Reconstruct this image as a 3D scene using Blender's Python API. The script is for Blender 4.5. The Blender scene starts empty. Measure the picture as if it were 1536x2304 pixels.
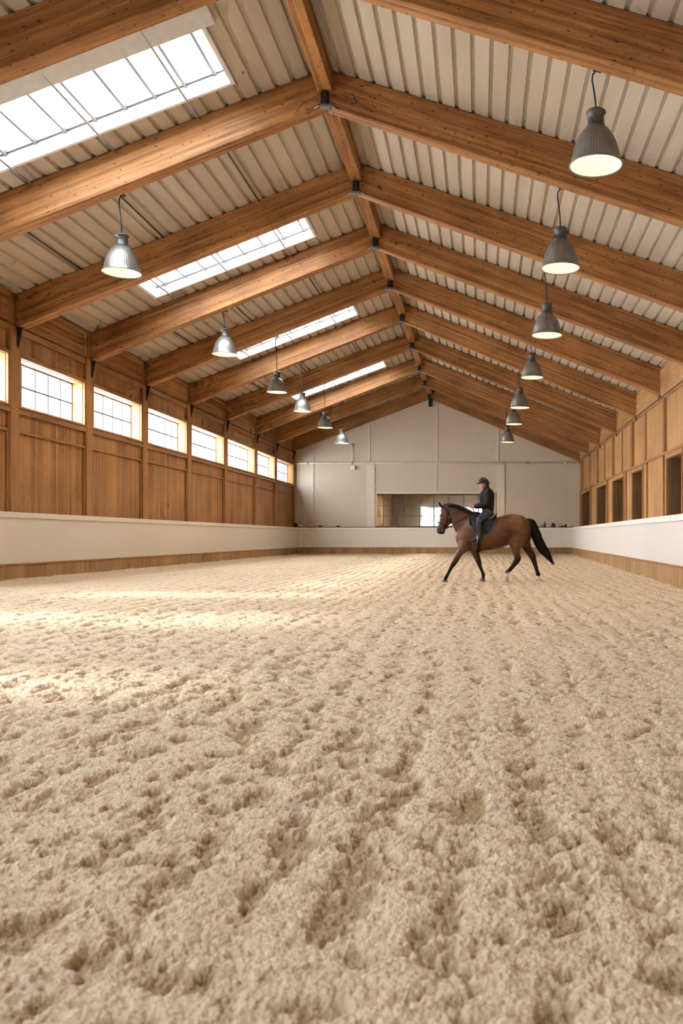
import bpy, bmesh, math, random
import numpy as np
from mathutils import Vector, Matrix
random.seed(7)
rng = np.random.default_rng(11)
scene = bpy.context.scene
COL = scene.collection
R = math.radians

# ------------------------------------------------------------------ place constants
FPX = 1900.0            # focal length in px of the 1536x2304 frame
CH = 1.04               # camera height
SC = [146.3, 110.1, 88.06, 74.0, 63.5, 55.1, 48.2, 42.45, 38.7, 35.2]   # px per metre at each roof frame
DF = [FPX / s for s in SC]
STEP = 4.3
DFB = [DF[0] - STEP * k for k in (5, 4, 3, 2, 1)]       # frames nearer than / behind the camera
FR = DFB + DF                                            # all frames, near to far
NB = len(DFB)
AX = -3.14              # ridge line x
XL, XR = -11.83, 6.45   # inner faces of the side walls
ZA = CH + 8.835         # rafter underside at the apex
ZT = ZA + 0.75          # roof at the apex
SL_L = [.39] * NB + [.388, .397, .401, .40, .40, .394, .388, .386, .386, .386]
SL_R = [.30] * NB + [.297, .325, .358, .377, .395, .408, .413, .413, .416, .42]
ZEL = [ZA - (AX - XL) * s for s in SL_L]                 # rafter underside at the left wall
ZER = [ZA - (XR - AX) * s for s in SL_R]
TL, TR = 0.87, 0.98     # rafter heights at the walls
BT = 0.34               # rafter thickness
GAB = 54.0              # gable wall
KB = 53.4               # far kick wall face
Y0 = -10.0
KXL = -11.35
def kxr(y): return 5.84 - (KB - y) * 0.048
def ktop(y): return 1.66 - (KB - y) * 0.004
def kbrd(y): return 0.40 + (KB - y) * 0.0017

def eave_top(side, y):
    z = ZEL if side < 0 else ZER
    t = TL if side < 0 else TR
    return float(np.interp(y, FR, z)) + t
def roof_z(side, x, y):
    xe = XL if side < 0 else XR
    k = abs(x - AX) / abs(xe - AX)
    return ZT + (eave_top(side, y) - ZT) * k

# ------------------------------------------------------------------ mesh helpers
class MB:
    def __init__(self): self.v = []; self.f = []; self.sm = []
    def add(self, vs, fs, smooth=False):
        b = len(self.v); self.v += [tuple(p) for p in vs]
        for f in fs: self.f.append(tuple(i + b for i in f)); self.sm.append(smooth)
        return self
    def box(self, x0, x1, y0, y1, z0, z1):
        vs = [(x0,y0,z0),(x1,y0,z0),(x1,y1,z0),(x0,y1,z0),(x0,y0,z1),(x1,y0,z1),(x1,y1,z1),(x0,y1,z1)]
        return self.add(vs, [(3,2,1,0),(4,5,6,7),(0,1,5,4),(1,2,6,5),(2,3,7,6),(3,0,4,7)])
    def prism(self, poly, y0, y1):                 # poly in XZ, counter-clockwise seen from -y
        n = len(poly)
        vs = [(x, y0, z) for x, z in poly] + [(x, y1, z) for x, z in poly]
        fs = [tuple(range(n)), tuple(range(2*n-1, n-1, -1))]
        for i in range(n):
            j = (i+1) % n; fs.append((j, i, i+n, j+n))
        return self.add(vs, fs)
    def slab(self, a, b, d, za0, za1, zb0, zb1):   # upright slab along plan line a-b, thickness d to the right of a->b
        t = Vector((b[0]-a[0], b[1]-a[1])); t.normalize(); n = Vector((t.y, -t.x)) * d
        vs = [(a[0],a[1],za0),(b[0],b[1],zb0),(b[0]+n.x,b[1]+n.y,zb0),(a[0]+n.x,a[1]+n.y,za0),
              (a[0],a[1],za1),(b[0],b[1],zb1),(b[0]+n.x,b[1]+n.y,zb1),(a[0]+n.x,a[1]+n.y,za1)]
        return self.add(vs, [(0,1,2,3),(7,6,5,4),(4,5,1,0),(5,6,2,1),(6,7,3,2),(7,4,0,3)])
    def tube(self, pts, r, n=8, cap=True):
        pts = [Vector(p) for p in pts]
        rs = r if isinstance(r, (list, tuple)) else [r]*len(pts)
        base = len(self.v); up = None
        for i, p in enumerate(pts):
            t = (pts[min(i+1, len(pts)-1)] - pts[max(i-1, 0)]).normalized()
            if up is None:
                up = Vector((0,0,1)) if abs(t.z) < .9 else Vector((1,0,0))
            a = t.cross(up).normalized(); up = a.cross(t).normalized()
            for k in range(n):
                q = 2*math.pi*k/n
                self.v.append(tuple(p + (a*math.cos(q) + up*math.sin(q))*rs[i]))
        for i in range(len(pts)-1):
            for k in range(n):
                k2 = (k+1) % n
                self.f.append((base+i*n+k, base+i*n+k2, base+(i+1)*n+k2, base+(i+1)*n+k)); self.sm.append(True)
        if cap:
            self.f.append(tuple(base+k for k in range(n-1,-1,-1))); self.sm.append(False)
            e = base+(len(pts)-1)*n
            self.f.append(tuple(e+k for k in range(n))); self.sm.append(False)
        return self
    def rings(self, rings, cap=True, smooth=True):
        n = len(rings[0]); base = len(self.v)
        for r in rings: self.v += [tuple(p) for p in r]
        for i in range(len(rings)-1):
            for k in range(n):
                k2 = (k+1) % n
                self.f.append((base+i*n+k, base+i*n+k2, base+(i+1)*n+k2, base+(i+1)*n+k)); self.sm.append(smooth)
        if cap:
            self.f.append(tuple(base+k for k in range(n-1,-1,-1))); self.sm.append(smooth)
            e = base+(len(rings)-1)*n
            self.f.append(tuple(e+k for k in range(n))); self.sm.append(smooth)
        return self
    def lathe(self, prof, n=48, flute=None, cap=False):
        rings = []
        for i, (r, z) in enumerate(prof):
            ring = []
            for k in range(n):
                q = 2*math.pi*k/n; rr = r
                if flute: rr = r + flute(i)*(.5+.5*math.cos(q*n/4))*r
                ring.append((rr*math.cos(q), rr*math.sin(q), z))
            rings.append(ring)
        return self.rings(rings, cap=cap)
    def sphere(self, c, rx, ry=None, rz=None, n=16, m=10):
        ry = ry or rx; rz = rz or rx
        rings = []
        for i in range(1, m):
            a = math.pi*i/m
            rings.append([(c[0]+rx*math.sin(a)*math.cos(2*math.pi*k/n), c[1]+ry*math.sin(a)*math.sin(2*math.pi*k/n), c[2]-rz*math.cos(a)) for k in range(n)])
        return self.rings(rings)
    def build(self, name, mat, parent=None, uv=None, bevel=0.0, fixn=True):
        me = bpy.data.meshes.new(name)
        org = Vector((0,0,0)) if parent is None else world_loc(parent)
        me.from_pydata([tuple(Vector(p)-org) for p in self.v], [], self.f)
        me.polygons.foreach_set('use_smooth', self.sm)
        if fixn:
            bm = bmesh.new(); bm.from_mesh(me)
            bmesh.ops.recalc_face_normals(bm, faces=bm.faces); bm.to_mesh(me); bm.free()
        if uv is not None: grain_uv(me, uv)
        me.materials.append(mat)
        o = bpy.data.objects.new(name, me); COL.objects.link(o)
        if parent is not None: o.parent = parent
        if bevel:
            m = o.modifiers.new('bevel', 'BEVEL'); m.width = bevel; m.segments = 2; m.limit_method = 'ANGLE'; m.angle_limit = R(40)
        return o

def world_loc(o):
    v = Vector((0,0,0))
    while o is not None: v += o.location; o = o.parent
    return v

def grain_uv(me, g):
    g = Vector(g).normalized(); ou, ov = random.uniform(0, 60), random.uniform(0, 60)
    layer = me.uv_layers.new(name='grain')
    for p in me.polygons:
        n = p.normal; gv = g - n*g.dot(n)
        if gv.length < .3: gv = Vector((1,0,0)) if abs(n.x) < .9 else Vector((0,1,0)); gv = gv - n*gv.dot(n)
        gv.normalize(); w = n.cross(gv)
        # keep one sense for opposite faces so boards line up
        if (w.x + w.y*1.01 + w.z*1.02) < 0: w = -w
        for li in p.loop_indices:
            co = me.vertices[me.loops[li].vertex_index].co
            layer.data[li].uv = (co.dot(gv)+ou, co.dot(w)+ov)

def tag(o, label=None, cat=None, group=None, kind=None):
    if label: o['label'] = label
    if cat: o['category'] = cat
    if group: o['group'] = group
    if kind: o['kind'] = kind
    return o
def empty(name, loc=(0,0,0), rz=0, parent=None):
    o = bpy.data.objects.new(name, None); COL.objects.link(o)
    o.location = loc; o.rotation_euler = (0,0,rz); o.empty_display_size = .2
    if parent is not None: o.parent = parent; o.location = Vector(loc) - world_loc(parent)
    return o
def thing(name, label, cat, loc=(0,0,0), group=None):
    return tag(empty(name, loc), label, cat, group)
def struct(name, loc=(0,0,0), label=None):
    return tag(empty(name, loc), label, None, None, 'structure')

# ------------------------------------------------------------------ materials
def newmat(name):
    m = bpy.data.materials.new(name); m.use_nodes = True
    nt = m.node_tree; nt.nodes.clear()
    out = nt.nodes.new('ShaderNodeOutputMaterial')
    return m, nt, out
class NT:
    def __init__(self, nt): self.t = nt
    def n(self, typ, **kw):
        nd = self.t.nodes.new(typ)
        for k, v in kw.items():
            if k in ('ins',):
                for kk, vv in v.items():
                    if hasattr(vv, 'links') and hasattr(vv, 'is_output'): self.t.links.new(vv, nd.inputs[kk])
                    else: nd.inputs[kk].default_value = vv
            else: setattr(nd, k, v)
        return nd
    def math(self, op, a, b=0.0, c=None, clamp=False):
        nd = self.t.nodes.new('ShaderNodeMath'); nd.operation = op; nd.use_clamp = clamp
        for i, x in enumerate([a, b] + ([c] if c is not None else [])):
            if isinstance(x, (int, float)): nd.inputs[i].default_value = x
            else: self.t.links.new(x, nd.inputs[i])
        return nd.outputs[0]
    def mix(self, fac, a, b, blend='MIX'):
        nd = self.t.nodes.new('ShaderNodeMix'); nd.data_type = 'RGBA'; nd.blend_type = blend; nd.clamp_factor = True
        for idx, x in ((0, fac), (6, a), (7, b)):
            if isinstance(x, (int, float)): nd.inputs[idx].default_value = x
            elif isinstance(x, tuple): nd.inputs[idx].default_value = x if len(x) == 4 else (*x, 1)
            else: self.t.links.new(x, nd.inputs[idx])
        return nd.outputs[2]
    def ramp(self, fac, stops, interp='LINEAR'):
        nd = self.t.nodes.new('ShaderNodeValToRGB'); cr = nd.color_ramp; cr.interpolation = interp
        while len(cr.elements) < len(stops): cr.elements.new(.5)
        for e, (p, c) in zip(cr.elements, stops):
            e.position = p; e.color = c if len(c) == 4 else (*c, 1)
        self.t.links.new(fac, nd.inputs[0]); return nd.outputs[0]
    def smooth(self, x, a, b):     # smoothstep
        nd = self.t.nodes.new('ShaderNodeMapRange'); nd.interpolation_type = 'SMOOTHSTEP'
        nd.inputs[1].default_value = a; nd.inputs[2].default_value = b
        self.t.links.new(x, nd.inputs[0]); return nd.outputs[0]
    def xyz(self, x, y, z=0.0):
        nd = self.t.nodes.new('ShaderNodeCombineXYZ')
        for i, q in enumerate((x, y, z)):
            if isinstance(q, (int, float)): nd.inputs[i].default_value = q
            else: self.t.links.new(q, nd.inputs[i])
        return nd.outputs[0]

def simple(name, col, rough=.6, metal=0.0, var=.12, scale=6.0, bump=0.0, spec=.5, emis=None, coat=0.0):
    m, nt, out = newmat(name); T = NT(nt)
    tc = T.n('ShaderNodeTexCoord').outputs['Object']
    nz = T.n('ShaderNodeTexNoise', ins={'Vector': tc, 'Scale': scale, 'Detail': 4.0})
    f = T.smooth(nz.outputs[0], .3, .7)
    c = T.mix(f, tuple(x*(1-var) for x in col), tuple(min(1, x*(1+var)) for x in col))
    b = T.n('ShaderNodeBsdfPrincipled', ins={'Base Color': c, 'Roughness': rough, 'Metallic': metal, 'Specular IOR Level': spec, 'Coat Weight': coat})
    if emis: b.inputs['Emission Color'].default_value = (*emis[:3], 1); b.inputs['Emission Strength'].default_value = emis[3]
    if bump:
        bp = T.n('ShaderNodeBump', ins={'Height': nz.outputs[0], 'Strength': bump, 'Distance': .01}); nt.links.new(bp.outputs[0], b.inputs['Normal'])
    nt.links.new(b.outputs[0], out.inputs[0]); return m

def wood(name, dark, light, plank=.045, groove=.0, plankvar=.25, knots=.5, kx=1.7, ky=5.0, grain=26.0, rough=.55, ksize=.1):
    m, nt, out = newmat(name); T = NT(nt)
    uv = T.n('ShaderNodeUVMap', uv_map='grain').outputs[0]
    sp = T.n('ShaderNodeSeparateXYZ', ins={0: uv}); u, v = sp.outputs[0], sp.outputs[1]
    pv = T.math('DIVIDE', v, plank); pid = T.math('FLOOR', pv); fr = T.math('FRACT', pv)
    rnd = T.n('ShaderNodeTexWhiteNoise', noise_dimensions='1D', ins={'W': pid}).outputs[0]
    # slow waviness, long grain and fine fibre
    w1 = T.n('ShaderNodeTexNoise', noise_dimensions='2D', ins={'Vector': T.xyz(T.math('MULTIPLY', u, .55), T.math('MULTIPLY_ADD', rnd, 37.0, T.math('MULTIPLY', v, grain))), 'Scale': 1.0, 'Detail': 3.0, 'Roughness': .6}).outputs[0]
    w2 = T.n('ShaderNodeTexNoise', noise_dimensions='2D', ins={'Vector': T.xyz(T.math('MULTIPLY', u, 3.0), T.math('MULTIPLY', v, grain*6)), 'Scale': 1.0, 'Detail': 3.0}).outputs[0]
    big = T.n('ShaderNodeTexNoise', noise_dimensions='2D', ins={'Vector': uv, 'Scale': .6, 'Detail': 2.0}).outputs[0]
    f = T.math('ADD', T.math('MULTIPLY', w1, .62), T.math('MULTIPLY', w2, .28))
    f = T.math('ADD', f, T.math('MULTIPLY', T.math('SUBTRACT', rnd, .5), plankvar))
    f = T.math('ADD', f, T.math('MULTIPLY', T.math('SUBTRACT', big, .5), .35))
    c = T.ramp(f, [(.22, dark), (.68, light)])
    if knots:
        vo = T.n('ShaderNodeTexVoronoi', voronoi_dimensions='2D', ins={'Vector': T.xyz(T.math('MULTIPLY', u, kx), T.math('MULTIPLY', v, ky)), 'Scale': 1.0})
        cr = T.n('ShaderNodeSeparateColor', ins={0: vo.outputs['Color']})
        size = T.math('MULTIPLY', T.math('GREATER_THAN', cr.outputs[0], .25), T.math('MULTIPLY_ADD', cr.outputs[1], ksize, ksize*.45))
        k = T.math('SUBTRACT', 1.0, T.smooth(T.math('DIVIDE', vo.outputs['Distance'], T.math('MAXIMUM', size, .0001)), .45, 1.25))
        c = T.mix(T.math('MULTIPLY', k, knots), c, (dark[0]*.32, dark[1]*.25, dark[2]*.22))
    if groove:
        e = T.math('MINIMUM', fr, T.math('SUBTRACT', 1.0, fr))
        g = T.math('SUBTRACT', 1.0, T.smooth(e, 0.0, groove))
        c = T.mix(T.math('MULTIPLY', g, .55), c, (dark[0]*.45, dark[1]*.4, dark[2]*.4))
    bp = T.n('ShaderNodeBump', ins={'Height': f, 'Strength': .25, 'Distance': .004})
    b = T.n('ShaderNodeBsdfPrincipled', ins={'Base Color': c, 'Roughness': rough, 'Specular IOR Level': .35, 'Normal': bp.outputs[0]})
    nt.links.new(b.outputs[0], out.inputs[0]); return m

def boards(name, col, pitch, gw=.06, gdark=.72, rough=.5, var=.05):
    m, nt, out = newmat(name); T = NT(nt)
    uv = T.n('ShaderNodeUVMap', uv_map='grain').outputs[0]
    sp = T.n('ShaderNodeSeparateXYZ', ins={0: uv}); u, v = sp.outputs[0], sp.outputs[1]
    pv = T.math('DIVIDE', v, pitch); fr = T.math('FRACT', pv)
    rnd = T.n('ShaderNodeTexWhiteNoise', noise_dimensions='1D', ins={'W': T.math('FLOOR', pv)}).outputs[0]
    nz = T.n('ShaderNodeTexNoise', noise_dimensions='2D', ins={'Vector': T.xyz(T.math('MULTIPLY', u, .8), T.math('MULTIPLY', v, 2.5)), 'Scale': 1.0, 'Detail': 4.0}).outputs[0]
    k = T.math('ADD', T.math('MULTIPLY', T.math('SUBTRACT', rnd, .5), var), T.math('MULTIPLY', T.math('SUBTRACT', nz, .5), var*2))
    c = T.mix(T.math('ADD', k, .5), tuple(x*.9 for x in col), col)
    e = T.math('MINIMUM', fr, T.math('SUBTRACT', 1.0, fr))
    g = T.math('SUBTRACT', 1.0, T.smooth(e, 0.0, gw))
    c = T.mix(g, c, tuple(x*gdark for x in col))
    bp = T.n('ShaderNodeBump', ins={'Height': T.math('SUBTRACT', 1.0, g), 'Strength': .6, 'Distance': .008})
    b = T.n('ShaderNodeBsdfPrincipled', ins={'Base Color': c, 'Roughness': rough, 'Specular IOR Level': .35, 'Normal': bp.outputs[0]})
    nt.links.new(b.outputs[0], out.inputs[0]); return m

M = {}
M['glulam'] = wood('glulam timber', (.15, .054, .013), (.46, .212, .066), plank=.07, plankvar=.2, knots=.85, kx=3.0, ky=7.0, grain=16, ksize=.085)
M['panel'] = wood('pine plank panel', (.175, .069, .017), (.46, .228, .082), plank=.11, groove=.05, plankvar=.22, knots=.45, kx=1.6, ky=6.0, grain=24)
M['trimwood'] = wood('pine trim', (.185, .075, .021), (.44, .22, .082), plank=.2, plankvar=.1, knots=.25, grain=24)
M['panelpale'] = wood('pale pine panel', (.26, .118, .035), (.57, .315, .125), plank=.2, groove=.012, plankvar=.16, knots=.3, kx=1.4, ky=5, grain=20)
M['kickwood'] = wood('kickboard timber', (.20, .094, .031), (.47, .27, .11), plank=.14, groove=.03, plankvar=.2, knots=.2, grain=24)
M['darkwood'] = wood('dark plywood', (.085, .04, .013), (.20, .105, .04), plank=.6, plankvar=.1, knots=.35, kx=2, ky=2, grain=14)
M['ledge'] = simple('dark brown ledge wood', (.075, .033, .018), .6, var=.3, scale=3)
M['whiteboard'] = boards('white painted boards', (.80, .765, .715), .16, gw=.04, gdark=.8)
M['whitebeige'] = boards('off white painted boards', (.79, .73, .655), .16, gw=.05, gdark=.82)
M['offwhite'] = simple('off white paint', (.80, .745, .67), .5, var=.03)
M['gable'] = boards('cream gable boards', (.69, .585, .465), .095, gw=.13, gdark=.78)
M['gabletrim'] = simple('cream painted trim', (.73, .635, .515), .5, var=.04)
M['pipe'] = simple('cream painted pipe', (.92, .86, .74), .35, var=.04)
M['whitepaint'] = simple('white paint', (.84, .82, .79), .5, var=.03)
M['casing'] = simple('pale grey casing', (.62, .60, .57), .5, var=.05)
M['steel'] = simple('dark bracket steel', (.035, .034, .034), .45, .6, var=.3)
M['steelgrey'] = simple('grey galvanised steel', (.22, .21, .20), .45, .7, var=.2)
M['rod'] = simple('polished rod steel', (.40, .39, .38), .35, .3, var=.1)
M['roddark'] = simple('dark rod steel', (.09, .09, .085), .4, .8, var=.1)
M['bar'] = simple('grey glazing bar', (.14, .14, .145), .45, .2, var=.08)
M['muntin'] = simple('dark window muntin', (.075, .085, .095), .5, .2, var=.1)
M['sash'] = simple('brown sash', (.085, .035, .03), .5, var=.1)
M['cord'] = simple('black rubber cord', (.012, .012, .012), .6, var=.1)
M['neck'] = simple('dark grey cast lamp neck', (.085, .08, .078), .42, .5, var=.15)
M['shade'] = simple('brushed aluminium shade', (.24, .23, .21), .37, .6, var=.1)
M['enamel'] = simple('glowing enamel reflector', (.60, .50, .34), .6, var=.02, emis=(1.0, .85, .64, .80))  # the reflector's own glow stands in for bulb light falling on it
M['bulb'] = simple('warm lamp bulb', (1, .9, .75), .4, var=.0, emis=(1.0, .88, .66, 4.5))
M['outside'] = simple('pale gravel yard', (.5, .47, .42), .9, var=.1)

def roofmat():
    m, nt, out = newmat('cream roof sheet'); T = NT(nt)
    tc = T.n('ShaderNodeTexCoord').outputs['Object']
    mp = T.n('ShaderNodeMapping', ins={0: tc, 3: (1.5, .25, 1.5)})
    nz = T.n('ShaderNodeTexNoise', ins={'Vector': mp.outputs[0], 'Scale': 1.2, 'Detail': 6.0})
    c = T.mix(T.smooth(nz.outputs[0], .35, .7), (.45, .38, .295), (.53, .455, .365))
    mp2 = T.n('ShaderNodeMapping', ins={0: tc, 3: (5, .35, 5)})
    st = T.n('ShaderNodeTexNoise', ins={'Vector': mp2.outputs[0], 'Scale': 1.0, 'Detail': 5.0})
    c = T.mix(T.math('MULTIPLY', T.smooth(st.outputs[0], .66, .8), .35), c, (.50, .33, .15))
    b = T.n('ShaderNodeBsdfPrincipled', ins={'Base Color': c, 'Roughness': .5, 'Specular IOR Level': .4})
    nt.links.new(b.outputs[0], out.inputs[0]); return m
M['roof'] = roofmat()

def glassmat(name, tint, gloss=.06, textured=0.0):
    m, nt, out = newmat(name); T = NT(nt)
    tc = T.n('ShaderNodeTexCoord').outputs['Object']
    nz = T.n('ShaderNodeTexNoise', ins={'Vector': tc, 'Scale': 1.6, 'Detail': 5.0})
    c = T.mix(T.math('MULTIPLY', T.smooth(nz.outputs[0], .3, .75), textured), tint, tuple(min(1, x*1.12) for x in tint))
    tr = T.n('ShaderNodeBsdfTransparent', ins={0: c})
    gl = T.n('ShaderNodeBsdfGlossy', ins={0: (1,1,1,1), 'Roughness': .03})
    mx = T.n('ShaderNodeMixShader', ins={0: gloss, 1: tr.outputs[0], 2: gl.outputs[0]})
    nt.links.new(mx.outputs[0], out.inputs[0]); return m
M['pane'] = glassmat('window glass', (.95, .96, .97))
def skymat():
    m, nt, out = newmat('milky skylight sheet'); T = NT(nt)
    tc = T.n('ShaderNodeTexCoord').outputs['Object']
    nz = T.n('ShaderNodeTexNoise', ins={'Vector': tc, 'Scale': 1.6, 'Detail': 5.0})
    f = T.smooth(nz.outputs[0], .3, .75)
    tr = T.n('ShaderNodeBsdfTransparent', ins={0: T.mix(f, (.66, .70, .74), (.80, .82, .84))})
    tl = T.n('ShaderNodeBsdfTranslucent', ins={0: (.85, .88, .92, 1)})
    mx = T.n('ShaderNodeMixShader', ins={0: .94, 1: tr.outputs[0], 2: tl.outputs[0]})
    nt.links.new(mx.outputs[0], out.inputs[0]); return m
M['skypane'] = skymat()

def mirrormat():
    m, nt, out = newmat('mirror glass'); T = NT(nt)
    tc = T.n('ShaderNodeTexCoord').outputs['Object']
    nz = T.n('ShaderNodeTexNoise', ins={'Vector': tc, 'Scale': .9, 'Detail': 1.0})
    bp = T.n('ShaderNodeBump', ins={'Height': nz.outputs[0], 'Strength': .10, 'Distance': .02})
    b = T.n('ShaderNodeBsdfPrincipled', ins={'Base Color': (.74, .75, .70, 1), 'Metallic': 1.0, 'Roughness': .04, 'Normal': bp.outputs[0]})
    nt.links.new(b.outputs[0], out.inputs[0]); return m
M['mirror'] = mirrormat()

def sandmat():
    m, nt, out = newmat('raked riding sand'); T = NT(nt)
    tc = T.n('ShaderNodeTexCoord').outputs['Object']
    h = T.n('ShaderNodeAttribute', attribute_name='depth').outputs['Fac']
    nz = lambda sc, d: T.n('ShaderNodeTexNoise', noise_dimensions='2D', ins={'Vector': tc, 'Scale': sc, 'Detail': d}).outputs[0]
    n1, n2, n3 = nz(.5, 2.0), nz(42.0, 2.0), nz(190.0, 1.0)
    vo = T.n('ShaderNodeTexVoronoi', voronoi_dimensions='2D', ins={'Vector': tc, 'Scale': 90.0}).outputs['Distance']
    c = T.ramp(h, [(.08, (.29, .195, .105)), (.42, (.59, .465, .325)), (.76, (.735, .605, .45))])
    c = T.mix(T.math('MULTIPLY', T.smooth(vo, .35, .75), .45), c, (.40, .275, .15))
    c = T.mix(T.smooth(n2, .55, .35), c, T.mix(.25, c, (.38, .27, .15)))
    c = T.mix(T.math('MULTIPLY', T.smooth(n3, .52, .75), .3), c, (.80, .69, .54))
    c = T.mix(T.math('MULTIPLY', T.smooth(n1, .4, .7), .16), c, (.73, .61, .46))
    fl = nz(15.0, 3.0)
    c = T.mix(T.math('MULTIPLY', T.smooth(fl, .53, .66), .55), c, (.36, .255, .15))  # dark flecks painted in as the shadows of small clods
    hh = T.math('ADD', T.math('MULTIPLY', vo, -1.0), T.math('MULTIPLY', n3, .35))
    hh = T.math('ADD', hh, T.math('MULTIPLY', fl, -1.6))
    bp = T.n('ShaderNodeBump', ins={'Height': hh, 'Strength': .7, 'Distance': .007})
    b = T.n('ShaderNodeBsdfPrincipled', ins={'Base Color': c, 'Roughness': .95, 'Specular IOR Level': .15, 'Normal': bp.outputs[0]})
    nt.links.new(b.outputs[0], out.inputs[0]); return m
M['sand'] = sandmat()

# ------------------------------------------------------------------ sand floor
def h2(ix, iy, seed):
    with np.errstate(over='ignore'):
        h = (ix.astype(np.uint32)*np.uint32(374761393) + iy.astype(np.uint32)*np.uint32(668265263) + np.uint32(seed*2246822519 & 0xffffffff))
        h = (h ^ (h >> np.uint32(13)))*np.uint32(1274126177)
        h = h ^ (h >> np.uint32(16))
        h = h*np.uint32(2654435761); h = h ^ (h >> np.uint32(15))
    return h.astype(np.float32)/np.float32(4294967295)
def vnoise(x, y, seed):
    ix = np.floor(x).astype(np.int64); iy = np.floor(y).astype(np.int64)
    fx = x-ix; fy = y-iy
    fx = fx*fx*fx*(fx*(fx*6-15)+10); fy = fy*fy*fy*(fy*(fy*6-15)+10)
    a = h2(ix, iy, seed); b = h2(ix+1, iy, seed); c = h2(ix, iy+1, seed); d = h2(ix+1, iy+1, seed)
    return (a*(1-fx)+b*fx)*(1-fy) + (c*(1-fx)+d*fx)*fy
def fbm(x, y, seed, oct=3):
    s = 0; a = .5
    for o in range(oct):
        s = s + a*vnoise(x*(2.03**o)+17*o, y*(2.03**o)-9*o, seed+o); a *= .5
    return s/(1-.5**oct)
def worley(x, y, seed):
    ix = np.floor(x).astype(np.int64); iy = np.floor(y).astype(np.int64)
    best = np.full(x.shape, 9.0, np.float32)
    for dx in (-1, 0, 1):
        for dy in (-1, 0, 1):
            cx = ix+dx; cy = iy+dy
            px = cx + h2(cx, cy, seed); py = cy + h2(cx, cy, seed+51)
            d = (px-x)**2 + (py-y)**2
            best = np.minimum(best, d)
    return best
def sst(a, b, x):
    t = np.clip((x-a)/(b-a), 0, 1); return t*t*(3-2*t)

def sand_height(x, y, cell):
    warp = (fbm(x*.55, y*.22, 3, 2)-.5)*1.0 + (vnoise(x*2.4, y*1.6, 5)-.5)*.35
    ph = x/.29 + warp
    ridge = .5+.5*np.cos(2*np.pi*ph)
    amp = .3 + 1.0*fbm(x*.6+4, y*.35, 21, 2)
    H = .0075*ridge*amp
    # clods and holes left by the harrow teeth and hooves, lined up in the furrows
    p1 = fbm(x*12, y*9.5, 33, 5) + (1-ridge)*.20*amp + (fbm(x*.5, y*.33, 37, 2)-.5)*.18
    pit = sst(.575, .86, p1)
    H = H - .029*pit
    H = H + .012*(fbm(x*3.0, y*2.4, 41, 2)-.5)
    p2 = sst(.58, .72, fbm(x*25, y*19, 47, 3)); pit = np.maximum(pit, p2*.55)
    H = H - .007*p2
    lump = 1-np.minimum(worley(x*22, y*19, 61)*1.2, 1.0)
    H = H + .008*lump*(.3+1.0*vnoise(x*2.7, y*2.7, 63))
    fade = lambda s: np.clip(1.6 - cell/s, 0, 1)
    cr = 1-np.minimum(worley(x*52, y*52, 71)*1.3, 1.0)
    H = H + .0080*cr*fade(.013)
    cr2 = 1-np.minimum(worley(x*105, y*105, 81)*1.3, 1.0)
    H = H + .0034*cr2*fade(.007)
    return H, pit

def build_floor():
    ys = [-9.9]
    while ys[-1] < 1.3: ys.append(ys[-1]+ (.35 if ys[-1] < 0 else .12))
    while ys[-1] < GAB+.3:
        D = ys[-1]; ys.append(D*(1+max(.0030, .00021*D)))
    ys = np.array(ys)
    nx = 860
    t = np.linspace(0, 1, nx)
    rows = []; cells = []
    for y in ys:
        d = max(y, 1.45)
        xl = max(KXL-.25, -.88*d-.2); xr = min(kxr(y)+.12, .48*d+.2)
        xw = np.concatenate([np.linspace(KXL-.25, xl, 26)[:-1] if xl > KXL-.24 else np.full(25, KXL-.25) - np.linspace(.3, .01, 25),
                             xl+(xr-xl)*t,
                             np.linspace(xr, kxr(y)+.12, 26)[1:] if xr < kxr(y)+.11 else np.full(25, xr)+np.linspace(.01, .3, 25)])
        rows.append(xw); cells.append(np.full(xw.shape, max((xr-xl)/nx, .0)))
    X = np.array(rows, np.float32); Y = np.repeat(ys[:, None], X.shape[1], 1).astype(np.float32)
    C = np.array(cells, np.float32)
    H, pit = sand_height(X.ravel().astype(np.float64), Y.ravel().astype(np.float64), C.ravel())
    # banked up a little along the boards
    xr_ = 5.84-(KB-Y.ravel())*.048
    edge = np.minimum(np.minimum(X.ravel()-KXL, xr_-X.ravel()), KB-Y.ravel())
    H = H - .022 + .045*np.exp(-np.clip(edge, 0, 9)/.22)*(.4+.9*fbm(X.ravel()*1.3, Y.ravel()*1.3, 91, 2))
    nr, nc = X.shape
    co = np.stack([X.ravel(), Y.ravel(), H], 1).astype(np.float32)
    idx = np.arange(nr*nc).reshape(nr, nc)
    q = np.stack([idx[:-1, :-1], idx[:-1, 1:], idx[1:, 1:], idx[1:, :-1]], -1).reshape(-1, 4)
    me = bpy.data.meshes.new('floor')
    me.vertices.add(len(co)); me.vertices.foreach_set('co', co.ravel())
    me.loops.add(q.size); me.loops.foreach_set('vertex_index', q.ravel().astype(np.int32))
    me.polygons.add(len(q)); me.polygons.foreach_set('loop_start', np.arange(0, q.size, 4, dtype=np.int32))
    me.polygons.foreach_set('use_smooth', np.ones(len(q), bool))
    me.update(calc_edges=True)
    at = me.attributes.new('depth', 'FLOAT', 'POINT')
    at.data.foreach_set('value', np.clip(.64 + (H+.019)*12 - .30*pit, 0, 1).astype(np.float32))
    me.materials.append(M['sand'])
    o = bpy.data.objects.new('floor', me); COL.objects.link(o)
    tag(o, 'pale beige raked sand floor of the riding arena', None, None, 'structure')
build_floor()

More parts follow.
